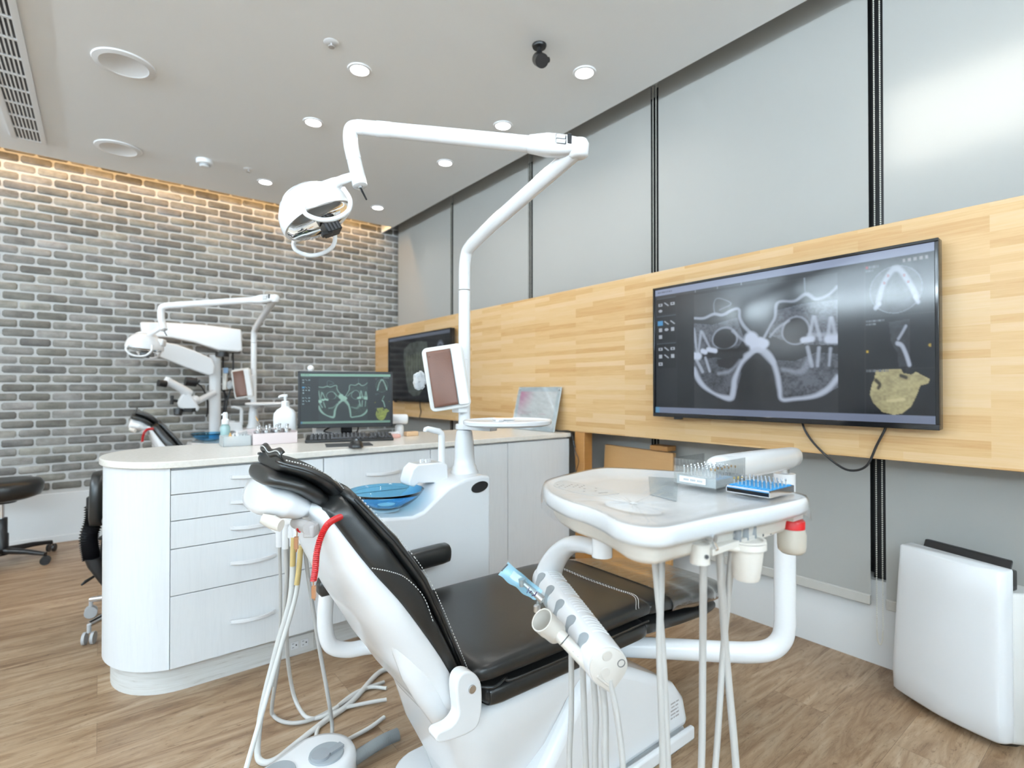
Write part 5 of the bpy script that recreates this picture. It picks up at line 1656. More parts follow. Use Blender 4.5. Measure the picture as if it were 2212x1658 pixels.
operating_light('front white operating light on a tall bent pole, its lamp above the front chair', (1.088, 1.675), (1.074, 1.057, 1.784), L1, P(778, 402, d=1.62), P(688, 474, d=1.60), math.radians(27), math.radians(36),
                [P(762, 277, d=1.63), P(757, 292, d=1.63), P(759, 318, d=1.63), P(765, 345, d=1.63)], math.radians(14))
L2 = P(356, 660, d=3.60)
operating_light('smaller-looking white operating light far back before the brick wall', (1.088 - .10, 1.675 + 2.98), P(594, 645, d=3.70), L2, P(354, 712, d=3.59), P(312, 752, d=3.58), math.radians(-6), math.radians(20),
                [P(351, 663, d=3.6), P(348, 672, d=3.6), P(348, 686, d=3.6), P(350, 696, d=3.6)])

# ------------------------------------------------------------------ film viewer and side table carried by the pole
def film_viewer(dx, dy, label):
    x0, y0 = PLX + dx, PLY + dy
    t = thing('film_viewer', label, 'viewer', (x0, y0, .97), 'film viewers on the light poles')
    c = V(x0 - .085, y0 - .010, 1.140)
    a = V(.80, -.60, 0)                       # width axis, right in the photo
    nf = V(-.60, -.80, 0)                     # faces the camera side
    tilt = math.radians(9)
    aw = (a * math.cos(tilt) + V(0, 0, 1) * math.sin(tilt)).normalized()
    au = (V(0, 0, 1) * math.cos(tilt) - a * math.sin(tilt)).normalized()
    b = MB(); b.prism([c + aw * x + au * y - nf * .012 for x, y in rrect(.150, .236, .020, 6)], nf * .020); b.build('frame', 'cream_white', t, bevel=.004, seg=3)
    b = MB()
    b.grid(lambda u, v: c + aw * (-.058 + .088 * u) + au * (-.103 + .206 * v) + nf * (.0150 + .004 * math.sin(v * 5 + u * 2) + .003 * math.sin(u * 6)), 12, 20)
    b.build('leatherette', 'brown', t, thick=.002, fix=False)
    b = MB(); b.prism([c + aw * (x + .052) + au * y + nf * .008 for x, y in rrect(.038, .214, .008, 4)], nf * .012); b.build('side_strip', 'white', t, bevel=.003)
    for sx, sy in ((-.048, .086), (-.044, -.086), (.018, .094)):
        b = MB(); b.lathe([(0, 0), (.004, 0), (.004, .003), (0, .004)], c + aw * sx + au * sy + nf * .012, nf, n=12); b.build('stud', 'brown', t)
    b = MB(); q = c - aw * .098 + au * .005
    rg = random.Random(5)
    b.ball(q, (.026, .020, .034), 14, 10)
    b.v = [p + V(rg.uniform(-.004, .004), rg.uniform(-.004, .004), rg.uniform(-.004, .004)) for p in b.v]
    b.build('plastic_covered_handle', mat('crumpled_film', (0.80, 0.83, 0.85, 1), 0.15, **{'Transmission Weight': 0.5, 'IOR': 1.15}), t, sharp=10)
    b = MB(); b.obox(V(x0 - .028, y0 - .012, 1.11), V(1, 0, 0), V(0, 1, 0), V(0, 0, 1), .020, .026, .10); b.build('bracket', 'white', t, bevel=.004)
    return t
M['cream_white'] = mat('cream_white_plastic', (0.74, 0.73, 0.70, 1), 0.3)
film_viewer(0, 0, 'brown leatherette film viewer in a white frame on the front light pole')
film_viewer(-.10, 2.98, 'brown film viewer in a white frame on the far pole before the bricks')
def side_table(dx, dy, label):
    x0, y0 = PLX + dx, PLY + dy
    t = thing('side_table', label, 'table', (x0, y0, .96), 'oval tables on the light poles')
    b = MB(); b.lathe([(0, .968), (.148, .968), (.160, .974), (.162, .984), (.158, .988), (.153, .984), (.0, .983)], (x0 + .065, y0 - .185, 0), n=52, ell=(1.02, .92)); b.build('table_top', 'gloss', t, sharp=50)
    b = MB(); b.obox(V(x0 + .015, y0 - .070, .956), V(.25, -.97, 0), V(.97, .25, 0), V(0, 0, 1), .075, .020, .010); b.lathe([(.0235, .946), (.033, .946), (.033, .966), (.0235, .966)], (x0, y0, 0), n=24); b.build('bracket', 'white', t, bevel=.003)
    return t
side_table(0, 0, 'white oval side table on the front light pole beside the film viewer')
side_table(-.10, 2.98, 'white oval side table on the far light pole behind the pump bottle')
q = P(1088, 903, z=.99)
t = thing('remote_control', 'small white controller with a brown window on the front oval side table', 'remote', (q.x, q.y, .985))
b = MB(); b.obox((q.x, q.y, .9885), _R, V(0, 0, 1), V(_F[0], _F[1], 0), .040, .0035, .022); b.build('case', 'white', t, bevel=.002)
b = MB(); b.obox((q.x, q.y, .9924), _R, V(0, 0, 1), V(_F[0], _F[1], 0), .032, .0006, .016); b.build('window', 'pencil', t)
q = P(1073, 906, z=.99)
b = MB(); b.obox((q.x - .01, q.y - .03, .988), V(.9, .4, 0), V(0, 0, 1), V(-.4, .9, 0), .018, .0035, .007)
tag(b.build('white_clip', 'white', bevel=.002), 'tiny white clip in front of the controller on the front oval side table', 'clip')

# second dental chair and unit in the back bay
dup(ch, (-.10, 2.98, 0), 'second black dental chair with white shell, half hidden behind the rounded counter end')
U2 = un.copy(); COL.objects.link(U2); U2.location = un.location + V(-.10, 2.98, 0)
U2['label'] = 'second spittoon unit with a dark blue bowl, behind the counter by the bricks'
for c_ in kids(un):
    if c_.name.split('.')[0] in ('cabinet', 'foot', 'bowl', 'bowl_foot', 'tap_block', 'cup_filler', 'assistant_holder', 'assistant_arm'):
        d_ = c_.copy(); COL.objects.link(d_); d_.parent = U2
        for g_ in kids(c_):
            e_ = g_.copy(); COL.objects.link(e_); e_.parent = d_
t = thing('bib_cord', 'red bib cord on the far dental chair behind the counter', 'cord', (.25, 4.0, .7))
D2 = V(-.10, 2.98, 0)
b = MB(); b.tube(coil([p + D2 for p in [P(728, 1119, d=1.03), P(708, 1132, d=.985), P(693, 1160, d=.965), P(684, 1195, d=.957), P(681, 1230, d=.955)]], .0060, .0020, .0060), .0022, 5); b.build('coil', 'red', t)

# foot control
fc = P(668, 1640, z=.055)
t = thing('foot_control', 'white round foot control with grey pedals on the floor by the front chair', 'foot pedal', (fc.x, fc.y, 0))
b = MB()
c0 = P(690, 1640, z=.05); c1 = P(600, 1690, z=.05)
dv = V(c1.x - c0.x, c1.y - c0.y, 0)
def blob(r0, r1, z):
    out = []
    a0 = math.atan2(dv.y, dv.x)
    for i in range(28):
        a = a0 - PI / 2 + PI * i / 27
        out.append(V(c1.x + r1 * math.cos(a), c1.y + r1 * math.sin(a), z))
    for i in range(28):
        a = a0 + PI / 2 + PI * i / 27
        out.append(V(c0.x + r0 * math.cos(a), c0.y + r0 * math.sin(a), z))
    return out
b.loft([blob(.098, .068, .0), blob(.102, .072, .01), blob(.101, .070, .050), blob(.094, .064, .064), blob(.08, .05, .067)])
b.build('housing', 'gloss', t, sharp=60)
b = MB(); q = P(705, 1628, z=.068); b.lathe([(0, 0), (.048, 0), (.046, .006), (.0, .007)], (q.x, q.y, .0665), n=30); pd = b.build('pedal', mat('pedal_grey', (0.33, 0.36, 0.38, 1), 0.5), t)
b = MB(); b.lathe([(0, 0), (.026, 0), (.025, .008), (.0, .009)], (q.x - .018, q.y - .006, .0725), n=24); b.obox((q.x + .024, q.y - .005, .0765), V(1, .3, 0), V(-.3, 1, 0), V(0, 0, 1), .022, .010, .004); b.build('rocker', 'grey', pd)
b = MB(); q = P(603, 1668, z=.068); b.lathe([(0, 0), (.043, 0), (.041, .006), (.0, .007)], (q.x, q.y, .0665), n=30); b.build('pedal', mat('pedal_grey_plain', (0.33, 0.36, 0.38, 1), 0.5), t)
b = MB()
q = catmull([P(752, 1648, z=.035), P(790, 1622, z=.030), P(830, 1598, z=.028), P(860, 1585, z=.028)], 12)
rs = []
pts = []
for i in range(len(q) - 1):
    for j in range(3):
        pts.append(q[i] + (q[i + 1] - q[i]) * j / 3); rs.append(.0185 if (i * 3 + j) % 2 else .0165)
b.tube(pts, rs, 14); b.build('corrugated_hose', mat('hose_dark_grey', (0.22, 0.23, 0.235, 1), 0.5), t, sharp=80)
# ------------------------------------------------------------------ delivery unit: post, swing arm, tray, holder bar, hoses
du = thing('delivery_unit', 'white delivery unit: wrapped tray on a swing arm and bent post with hanging hoses', 'delivery unit', (1.2, .7, 0))
b = MB()
pp = [(1.26, 1.115, .292), (1.36, 1.02, .292), (1.50, .882, .292), (1.572, .812, .294), (1.612, .772, .308), (1.634, .750, .342), (1.640, .744, .39)]
b.tube(catmull(pp, 8) + [V(1.640, .744, .60), V(1.640, .744, .842)], .0305, 28); b.build('post', 'gloss', du)
b = MB(); b.tube([(1.640, .744, .843), (1.640, .744, .87)], .014, 18); b.build('post_pin', 'steel', du)
AR, AL = P(1706, 988, d=1.58), P(1546, 1014, d=1.085)
ad = (AL - AR).normalized()
asd = V(0, 0, 1).cross(ad).normalized(); aup = ad.cross(asd)
if aup.z < 0: aup = -aup
b = MB()
LL = (AL - AR).length
b.loft([ring(AR + ad * s + aup * o, asd, aup, w, h, 2.3, 32) for s, w, h, o in ((-.050, .016, .014, .008), (-.042, .026, .024, .006), (-.02, .031, .029, .002), (.06, .032, .031, 0), (LL * .6, .029, .031, 0), (LL - .03, .026, .029, 0), (LL - .008, .025, .027, 0), (LL + .008, .021, .022, 0), (LL + .018, .011, .011, 0))])
b.build('swing_arm', 'gloss', du, sharp=70)
b = MB(); b.obox(AL * .8 + V(.93, .56, .89) * .2 + V(0, 0, -.028), V(1, .2, 0), V(-.2, 1, 0), V(0, 0, 1), .028, .020, .018); b.obox((.905, .55, .897), V(1, 0, 0), V(0, 1, 0), V(0, 0, 1), .07, .03, .009)
b.build('tray_joint', 'white', du, bevel=.004)

# tray
TZ = .930
outline_px = [(1176, 1041), (1179, 1060), (1215, 1080), (1262, 1095), (1296, 1109), (1328, 1126), (1375, 1138), (1435, 1141), (1492, 1130), (1570, 1113), (1660, 1096), (1728, 1081), (1746, 1073), (1715, 1063), (1620, 1041), (1560, 1027), (1528, 1022), (1470, 1018), (1400, 1013.5), (1330, 1010), (1290, 1011), (1240, 1021), (1200, 1031)]
ol = catmull([P(x, y, z=TZ) for x, y in outline_px], 6, True)
dc = P(1366, 1088, z=TZ)
da_ = (P(1424, 1096, z=TZ) - P(1312, 1072, z=TZ)) * .5
dax = da_.normalized(); day = V(-dax.y, dax.x, 0)
NT_ = 120
def ray_r(a):
    dx, dy = math.cos(a), math.sin(a)
    best = 0
    for p, q in zip(ol, ol[1:] + ol[:1]):
        ex, ey = q.x - p.x, q.y - p.y
        den = dx * ey - dy * ex
        if abs(den) < 1e-9: continue
        t_ = ((p.x - dc.x) * ey - (p.y - dc.y) * ex) / den
        s_ = ((p.x - dc.x) * dy - (p.y - dc.y) * dx) / den
        if t_ > 0 and -1e-6 <= s_ <= 1 + 1e-6: best = max(best, t_)
    return best
ANG = [2 * PI * i / NT_ for i in range(NT_)]
RR = [ray_r(a) for a in ANG]
base_out = [V(dc.x + r * math.cos(a), dc.y + r * math.sin(a), 0) for a, r in zip(ANG, RR)]
def inset(pts, d, z):
    n = len(pts); out = []
    for i in range(n):
        tg = (pts[(i + 1) % n] - pts[i - 1]).normalized()
        nn_ = V(-tg.y, tg.x, 0)
        out.append(V(pts[i].x, pts[i].y, 0) + nn_ * d + V(0, 0, z))
    return out
def dish_ring(k, z):
    ha, hb = da_.length * k, .026 * k
    out = []
    for a in ANG:
        # point of the ellipse in direction a
        ca = math.cos(a) * dax.x + math.sin(a) * dax.y; sa = math.cos(a) * day.x + math.sin(a) * day.y
        r = 1 / math.sqrt((ca / ha) ** 2 + (sa / hb) ** 2)
        out.append(V(dc.x + r * math.cos(a), dc.y + r * math.sin(a), z))
    return out
b = MB()
def blend(A, B, f, z):
    return [V(p.x + (q.x - p.x) * f, p.y + (q.y - p.y) * f, z) for p, q in zip(A, B)]
i8 = inset(base_out, .012, 0); 
DR = dish_ring(1.06, 0)
b.loft([inset(base_out, .012, TZ - .026), inset(base_out, .003, TZ - .024), inset(base_out, 0, TZ - .018), inset(base_out, 0, TZ - .006), inset(base_out, .0015, TZ - .0015), inset(base_out, .004, TZ), inset(base_out, .008, TZ - .0005), inset(base_out, .0125, TZ - .0045),
        blend(i8, DR, .35, TZ - .0048), blend(i8, DR, .75, TZ - .0048), dish_ring(1.05, TZ - .0048), dish_ring(1.0, TZ - .006), dish_ring(.93, TZ - .011), dish_ring(.80, TZ - .0165), dish_ring(.45, TZ - .018)])
tray = b.build('tray', 'gloss', du, sharp=55)
b = MB()
b.loft([inset(base_out, .030, TZ - .052), inset(base_out, .022, TZ - .050), inset(base_out, .018, TZ - .044), inset(base_out, .016, TZ - .0265)])
ub = b.build('tray_underbox', 'cream', du, sharp=60)
# keypad on the tray
b = MB()
kp = [(1196, 1046), (1222, 1038), (1330, 1062), (1322, 1068), (1290, 1071), (1262, 1068), (1230, 1061), (1204, 1053)]
b.prism(catmull([P(x, y, z=TZ - .0046) for x, y in kp], 3, True), (0, 0, .0007)); kpad = b.build('keypad', mat('keypad_film', (0.77, 0.80, 0.82, 1), 0.2), tray)
b = MB()
for x, y in ((1262, 1055), (1287, 1054), (1261, 1060.5), (1286, 1059.5)):
    q = P(x, y, z=TZ - .0036); b.prism([q + V(-.002, -.0016, 0), q + V(.002, -.0016, 0), q + V(0, .0022, 0)], (0, 0, .0003))
for i in range(5):
    q = P(1296 + 3.4 * i, 1064 - .2 * i, z=TZ - .0036); b.obox(q, dax, day, V(0, 0, 1), .0009 if i % 2 else .0014, .0022, .0002)
for i in range(14):
    q = P(1204 + 4.4 * i, 1046 + (i * 5 % 7), z=TZ - .0036); b.obox(q, dax, day, V(0, 0, 1), .0022, .0006, .0002)
b.build('key_marks', 'grey', kpad)
# toggle switch, grey instrument couplings under the right edge
q = P(1536, 1161, y=.382)
b = MB(); b.tube([q + V(0, .006, 0), q + V(0, -.006, 0)], .0055, 12); b.tube([q, q + V(-.006, -.012, -.012)], [.0016, .0024], 8); b.build('toggle_switch', 'chrome', du)
for i in range(5):
    q = P(1592 + 16.5 * i, 1152 - 4.0 * i, y=.385)
    b = MB(); b.tube([q + V(0, 0, .012), q + V(0, 0, .004), q + V(0, 0, -.011), q + V(0, 0, -.013)], [.0052, .0058, .0056, .004], 14)
    b.build('coupling', 'grey' if i < 3 else 'dark', du, sharp=50)
b = MB(); b.obox((.72, .388, .884), V(1, 0, 0), V(0, 1, 0), V(0, 0, 1), .085, .008, .0045); b.build('coupling_rail', 'cream', du, bevel=.001)
# clamp with its ring arm for the cup
q = P(1512, 1194, y=.392)
b = MB(); b.tube([q + V(0, 0, .013), q + V(0, 0, -.013)], .0125, 20); cl = b.build('cup_clamp', 'cream', du, sharp=50)
b = MB(); b.tube([q + V(-.004, -.0115, -.001), q + V(-.005, -.0135, -.001)], .0028, 12); b.build('clamp_hole', 'dark', cl)
cq = P(1612, 1166, y=.383)
b = MB(); b.tube(catmull([q + V(.008, -.002, .003), q * .5 + cq * .5 + V(0, 0, -.002), cq + V(-.026, 0, -.008)], 6), [.0042, .0036, .0044], 12, flat=(1.0, 1.2)); b.build('ring_arm', 'cream', cl)
b = MB(); b.lathe([(.0242, -.010), (.0268, -.010), (.0268, -.001), (.0242, -.001)], cq, n=36); b.build('cup_ring', 'cream', cl)
t = thing('cup', 'cream plastic cup hanging in the ring under the tray', 'cup', tuple(cq + V(0, 0, -.060)))
b = MB(); b.lathe([(0, -.055), (.0165, -.055), (.0180, -.052), (.0232, -.012), (.0236, -.0005), (.0262, -.0002), (.0262, .0022), (.0225, .0022), (.0205, -.012), (.016, -.050), (0, -.051)], cq, n=36); b.build('cup_body', 'cream', t, sharp=50)
# specimen jar with a red lid under the right corner
jq = P(1710, 1160, d=.815)
t = thing('specimen_jar', 'frosted specimen jar with a red lid under the right corner of the tray', 'jar', tuple(jq + V(0, 0, -.025)))
b = MB(); b.lathe([(0, -.0235), (.015, -.0235), (.0195, -.019), (.0205, -.012), (.0205, .006), (.0185, .013), (.0185, .0145), (0, .0145)], jq, n=32); b.build('jar', 'frosted', t, sharp=60)
b = MB(); b.lathe([(0, .015), (.0188, .015), (.0188, .026), (.017, .028), (0, .028)], jq, n=32); b.build('lid', 'red', t, sharp=50)
b = MB(); b.obox(jq + V(.0, .004, .0315), V(1, 0, 0), V(0, 1, 0), V(0, 0, 1), .017, .014, .003); b.obox(jq + V(-.035, .012, .0365), V(1, -.1, 0), V(.1, 1, 0), V(0, 0, 1), .040, .007, .003); b.build('jar_bracket', 'cream', du)

# cling film over the tray
b = MB()
rg = random.Random(11)
def wob(pts, a):
    return [p + V(rg.uniform(-a, a), rg.uniform(-a, a), rg.uniform(-a, a) * .5) for p in pts]
i20 = inset(base_out, .03, 0)
b.loft([wob(inset(base_out, -.0035, TZ - .034), .0016), wob(inset(base_out, -.0035, TZ - .020), .0012), inset(base_out, -.0022, TZ - .004), inset(base_out, .001, TZ + .0015), inset(base_out, .010, TZ + .0016), wob(inset(base_out, .035, TZ + .0008), .0007)] + [wob(blend(i20, [dc] * NT_, f, TZ + .0006), .0007) for f in (.2, .4, .6, .8, .97)], cap=False)
tag(b.build('cling_film', 'film', sharp=70), 'clear cling film stretched over the delivery tray', 'plastic film')
# grey reflective pad seen under the film
b = MB(); q = [P(1401, 1030, z=TZ - .004), P(1465, 1034, z=TZ - .004), P(1462, 1082, z=TZ - .004), P(1405, 1068, z=TZ - .004)]
b.prism(q, (0, 0, .0012)); b.build('tray_mat', mat('pale_grey_mat', (0.60, 0.66, 0.68, 1), 0.2), tray)

# bur box and bur block
X0, X1, Y0, Y1 = .797, .892, .470, .552
Zt = TZ + .0026
t = thing('bur_box', 'clear acrylic bur box without lid standing on the wrapped tray', 'box', ((X0 + X1) / 2, (Y0 + Y1) / 2, Zt))
b = MB()
b.box(X0, X1, Y0, Y1, Zt, Zt + .0015)
b.box(X0, X1, Y0, Y0 + .0018, Zt + .0015, Zt + .046); b.box(X0, X1, Y1 - .0018, Y1, Zt + .0015, Zt + .046)
b.box(X0, X0 + .0018, Y0 + .0018, Y1 - .0018, Zt + .0015, Zt + .046); b.box(X1 - .0018, X1, Y0 + .0018, Y1 - .0018, Zt + .0015, Zt + .046)
b.build('acrylic_case', 'clear', t)
b = MB(); b.box(X0 + .004, X1 - .004, Y0 + .004, Y1 - .004, Zt + .0017, Zt + .017); b.build('bur_stand', mat('clear_stand', (0.80, 0.84, 0.86, 1), 0.15, **{'Transmission Weight': 0.5, 'IOR': 1.25}), t)
b = MB(); b.box(X0 - .0004, X0, Y0 + .020, Y1 - .012, Zt + .006, Zt + .016); lb = b.build('paper_label', 'paper', t)
b = MB()
for i in range(14):
    yy = Y1 - .022 - .0026 * i
    if i not in (4, 9): b.box(X0 - .0007, X0 - .0004, yy, yy + .0014, Zt + .009, Zt + .0125)
b.build('label_print', 'grey', lb)
proto = {}
def bur(x, y, z, tip, label, grp, key, h=.016):
    if key in proto:
        r0, p0 = proto[key]
        d = V(x, y, z) - p0
        return dup(r0, d, label)
    t = thing('bur', label, 'bur', (x, y, z), grp)
    b = MB(); b.tube([(x, y, z), (x, y, z + h * .75)], .0008, 6); b.build('shank', 'steel', t)
    b = MB(); b.tube([(x, y, z + h * .72), (x, y, z + h * .84), (x, y, z + h * .95), (x, y, z + h)], [.0009, .0015, .0013, .0005], 8); b.build('tip', tip, t)
    proto[key] = (t, V(x, y, z))
    return t
for r_ in range(4):
    for c_ in range(9):
        amber = r_ == 0 and c_ < 0 or (c_ < 2)
        x = X0 + .014 + .0215 * r_; y = Y0 + .011 + .0074 * c_
        bur(x, y, Zt + .0172, 'amber' if amber else 'chrome', 'amber-tipped bur in the clear acrylic box' if amber else 'steel bur in the clear acrylic box', 'burs in the acrylic box', 'box_a' if amber else 'box_s', .016)
X0, X1, Y0, Y1 = .803, .884, .386, .457
t = thing('bur_block', 'steel and blue bur block at the right corner of the tray', 'bur block', ((X0 + X1) / 2, (Y0 + Y1) / 2, Zt))
b = MB()
b.box(X0, X1, Y0, Y0 + .0012, Zt, Zt + .011); b.box(X0, X1, Y1 - .0012, Y1, Zt, Zt + .011); b.box(X0, X0 + .0012, Y0, Y1, Zt + .0085, Zt + .011); b.box(X1 - .0012, X1, Y0, Y1, Zt + .0085, Zt + .011); b.box(X0, X1, Y0 + .001, Y1 - .001, Zt, Zt + .0012)
b.build('steel_frame', 'chrome', t)
b = MB()
for r_ in range(6):
    for c_ in range(10):
        b.box(X0 + .003 + .0125 * r_, X0 + .0138 + .0125 * r_, Y0 + .0025 + .0066 * c_, Y0 + .0075 + .0066 * c_, Zt + .0085, Zt + .0118 + .0006 * ((r_ + c_) % 2))
b.box(X0 + .0013, X1 - .0013, Y0 + .0013, Y1 - .0013, Zt + .007, Zt + .009)
b.build('silicone_grid', 'blueplastic', t)
for r_ in range(5):
    for c_ in range(10):
        am = c_ > 7 and r_ < 2
        bur(X0 + .0135 + .0125 * r_, Y0 + .005 + .0066 * c_, Zt + .0095, 'gold' if am else 'chrome', 'brass-tipped bur in the blue bur block' if am else 'thin steel bur in the blue bur block', 'burs in the blue block', 'blk_a' if am else 'blk_s', .0135)

# holder bar with five slots, hung from the tray by a curved bracket
HF, HNr = V(.756, .838, .689), V(.640, .566, .658)
ha = (HNr - HF).normalized()
hs_ = V(0, 0, 1).cross(ha).normalized()
if hs_.x < 0: hs_ = -hs_                       # right-hand side in the photo
hu = hs_.cross(ha)
if hu.z < 0: hu = -hu
sec = [(-.0345, .002), (-.030, .020), (-.018, .031), (-.002, .0345), (.013, .030), (.026, .019), (.0345, .003), (.0335, -.012), (.022, -.030), (.008, -.046), (.003, -.046), (-.012, -.035), (-.028, -.020)]
secc = [(p.x, p.y) for p in catmull([V(x, y, 0) for x, y in sec], 4, True)]
def hp3(s, x, y):
    return HF + ha * s + hs_ * x + hu * y
HL = (HNr - HF).length
b = MB(); b.loft([[hp3(s, x * k, y * k) for x, y in secc] for s, k in ((-.030, .35), (-.024, .66), (-.010, .90), (.02, .97), (HL * .5, 1.0), (HL - .004, 1.0), (HL, .97))])
bar = b.build('holder_bar', 'gloss', du, sharp=60)
b = MB(); b.loft([[hp3(s, x * k, y * k) for x, y in secc] for s, k in ((HL + .0004, .93), (HL + .003, .93), (HL + .004, .90))]); cap_ = b.build('end_cap', mat('warm_white_cap', (0.66, 0.62, 0.57, 1), 0.32), bar, sharp=50)
b = MB()
for cx_, cy_, r_ in ((.021, .004, .0062),):
    b.tube([hp3(HL + .0045, cx_ + r_ * math.cos(a), cy_ + r_ * math.sin(a)) for a in np.linspace(0, 2 * PI, 25)[:-1]], .0006, 6, closed=True)
b.build('key_ring_mark', 'dark', cap_)
b = MB()
for cx_, cy_, r_ in ((-.004, .020, .009), (-.006, -.008, .009)):
    b.lathe([(0, .0002), (r_, .0002), (r_ - .001, .0012), (0, .0012)], hp3(HL + .004, cx_, cy_), ha, n=24)
b.tube([hp3(HL + .0044, -.020, -.012), hp3(HL + .0044, .0, -.030)], .0024, 10)
b.build('cap_relief', mat('cap_relief', (0.60, 0.56, 0.51, 1), 0.3), cap_)
b = MB()
top = [(x, y) for x, y in secc if y > .012 and x > -.012]
top.sort()
top = [p for i, p in enumerate(top)]
for k in range(28):
    s = .012 + (HL - .045) * k / 27
    if k % 7 == 6: continue
    b.tube([hp3(s, x * 1.004, y * 1.004) for x, y in top if x < .022], .0013, 6)
b.build('grip_ribs', 'gloss', bar)
SL = []
SECA = sorted((math.atan2(y, x), math.hypot(x, y)) for x, y in secc)
def sec_r(a):
    return float(np.interp(a, [q[0] for q in SECA], [q[1] for q in SECA], period=2 * PI))
for i in range(5):
    s = HL * (.10 + .190 * i)
    c = hp3(s, -.0285, .010)
    nrm = (hs_ * -.85 + hu * .52).normalized()
    lng = (hs_ * .52 + hu * .85).normalized()
    SL.append((c, nrm))
    b = MB(); rings_ = []
    for k_ in (1.0, .8, .55, .3, .06):
        out_ = []
        for a in np.linspace(0, 2 * PI, 33)[:-1]:
            p = c + ha * (.0122 * k_ * math.cos(a)) + lng * (.0115 * k_ * math.sin(a) + (.011 if math.sin(a) > 0 else -.011) * k_)
            r = p - HF; sx, sy = r.dot(hs_), r.dot(hu)
            f_ = (sec_r(math.atan2(sy, sx)) + (.0006 if k_ > .9 else .0009)) / max(1e-6, math.hypot(sx, sy))
            out_.append(HF + ha * r.dot(ha) + hs_ * sx * f_ + hu * sy * f_)
        rings_.append(out_)
    b.loft([[HF + (p - HF) - nrm * .004 for p in rings_[0]]] + rings_)
    b.build('slot', 'slot', bar)
# bracket from the tray to the far end of the bar
b = MB(); tb_ = V(.662, .598, TZ - .052)
b.tube([tb_, tb_ + V(0, 0, -.022)], .0155, 20); b.build('bracket_pin', 'cream', du)
b = MB()
bk = catmull([tb_ + V(0, 0, -.042), tb_ + V(.006, .016, -.050), tb_ + V(.034, .070, -.062), tb_ + V(.066, .140, -.084), tb_ + V(.088, .200, -.122), tb_ + V(.096, .236, -.168), V(HF.x, HF.y, HF.z) + ha * .02], 7)
b.tube(bk, [.015, .017, .019, .022, .026, .030, .030], 20, flat=(.75, 1.0)); b.tube([tb_ + V(0, 0, -.0225), tb_ + V(0, 0, -.058)], .0170, 20)
b.build('bracket_arm', 'gloss', du, sharp=60)

# hoses of the bar: out of the bar bottom, hanging in loops up to the tray
for i, (px0, py0, pxa, pxm, d, r, ti) in enumerate(((1234, 1402, 1234, 1230, .95, .0052, (1410, 1160)), (1258, 1425, 1262, 1266, .93, .0055, (1430, 1166)), (1280, 1450, 1287, 1286, .90, .0055, (1520, 1178)), (1300, 1470, 1307, 1308, .87, .0058, (1553, 1172)), (1318, 1476, 1332, 1346, .84, .0048, (1584, 1160)))):
    e = P(ti[0], ti[1], d=(.80, .80, .74, .74, .74)[i])
    m1 = P((1432, 1425, 1518, 1568, 1562)[i], 1410, d=.82)
    m2 = P((1443, 1432, 1515, 1590, 1545)[i], 1658, d=.84)
    m3 = P((1450, 1425, 1500, 1600, 1520)[i], 1900, d=.85)
    low_ = P((1335, 1345, 1395, 1450, 1430)[i], 2010, d=.86)
    a0 = P(px0, py0, d=d); a1 = P(pxa, 1540, d=d); a2 = P(pxm, 1658, d=d); a3 = P(pxm + 10, 1860, d=d)
    b = MB(); b.tube(catmull([a0 + V(0, 0, .008), a0, a1, a2, a3, low_, m3, m2, m1, e * .6 + m1 * .4, e, e + V(0, 0, .004)], 10), r, 12); b.build('hose', 'hose', du)

# instruments in the slots
def spot(i, off=.004):
    c, nrm = SL[i]
    return c + nrm * off
# suction handpiece with the wide cup
t = thing('suction_handpiece', 'white suction handpiece with a wide open cup in the nearest slot of the holder bar', 'handpiece', tuple(P(1255, 1425, d=.86)))
s0, s1 = P(1286, 1452, d=.85), P(1210, 1372, d=.875)
dd = (s1 - s0).normalized()
b = MB(); b.tube([s0, s0 + (s1 - s0) * .3, s0 + (s1 - s0) * .8, s1, s1 + dd * .006], [.0095, .0105, .0105, .0112, .0095], 18); b.build('handle', 'cream', t, sharp=50)
b = MB(); b.tube([s0 + (s1 - s0) * .865, s0 + (s1 - s0) * .885], .0114, 18); b.build('seal_ring', 'black', t)
b = MB(); q0, q1 = P(1206, 1370, d=.893), P(1170, 1338, d=.872)
qd = (q1 - q0).normalized()
b.lathe([(0, 0), (.0145, 0), (.0185, .006), (.0192, (q1 - q0).length * .55), (.0200, (q1 - q0).length * .56), (.0200, (q1 - q0).length), (.0180, (q1 - q0).length), (.0172, .012), (0, .010)], q0, qd, n=32); cu = b.build('cup', 'cream', t, sharp=50)
b = MB(); q = q0 + qd * .014; b.obox(q, qd, hu, hs_, .004, .005, .006); b.build('contacts', 'gold', cu)
b = MB()
for i in range(7):
    q = s0 + (s1 - s0) * (.42 + .045 * i) - V(_F[0], _F[1], 0) * .0106
    b.obox(q - V(0, 0, .002), dd, V(0, 0, 1), V(_F[0], _F[1], 0), .0011, .0014 + .0006 * (i % 3), .0004)
b.build('handle_print', 'dark', t)
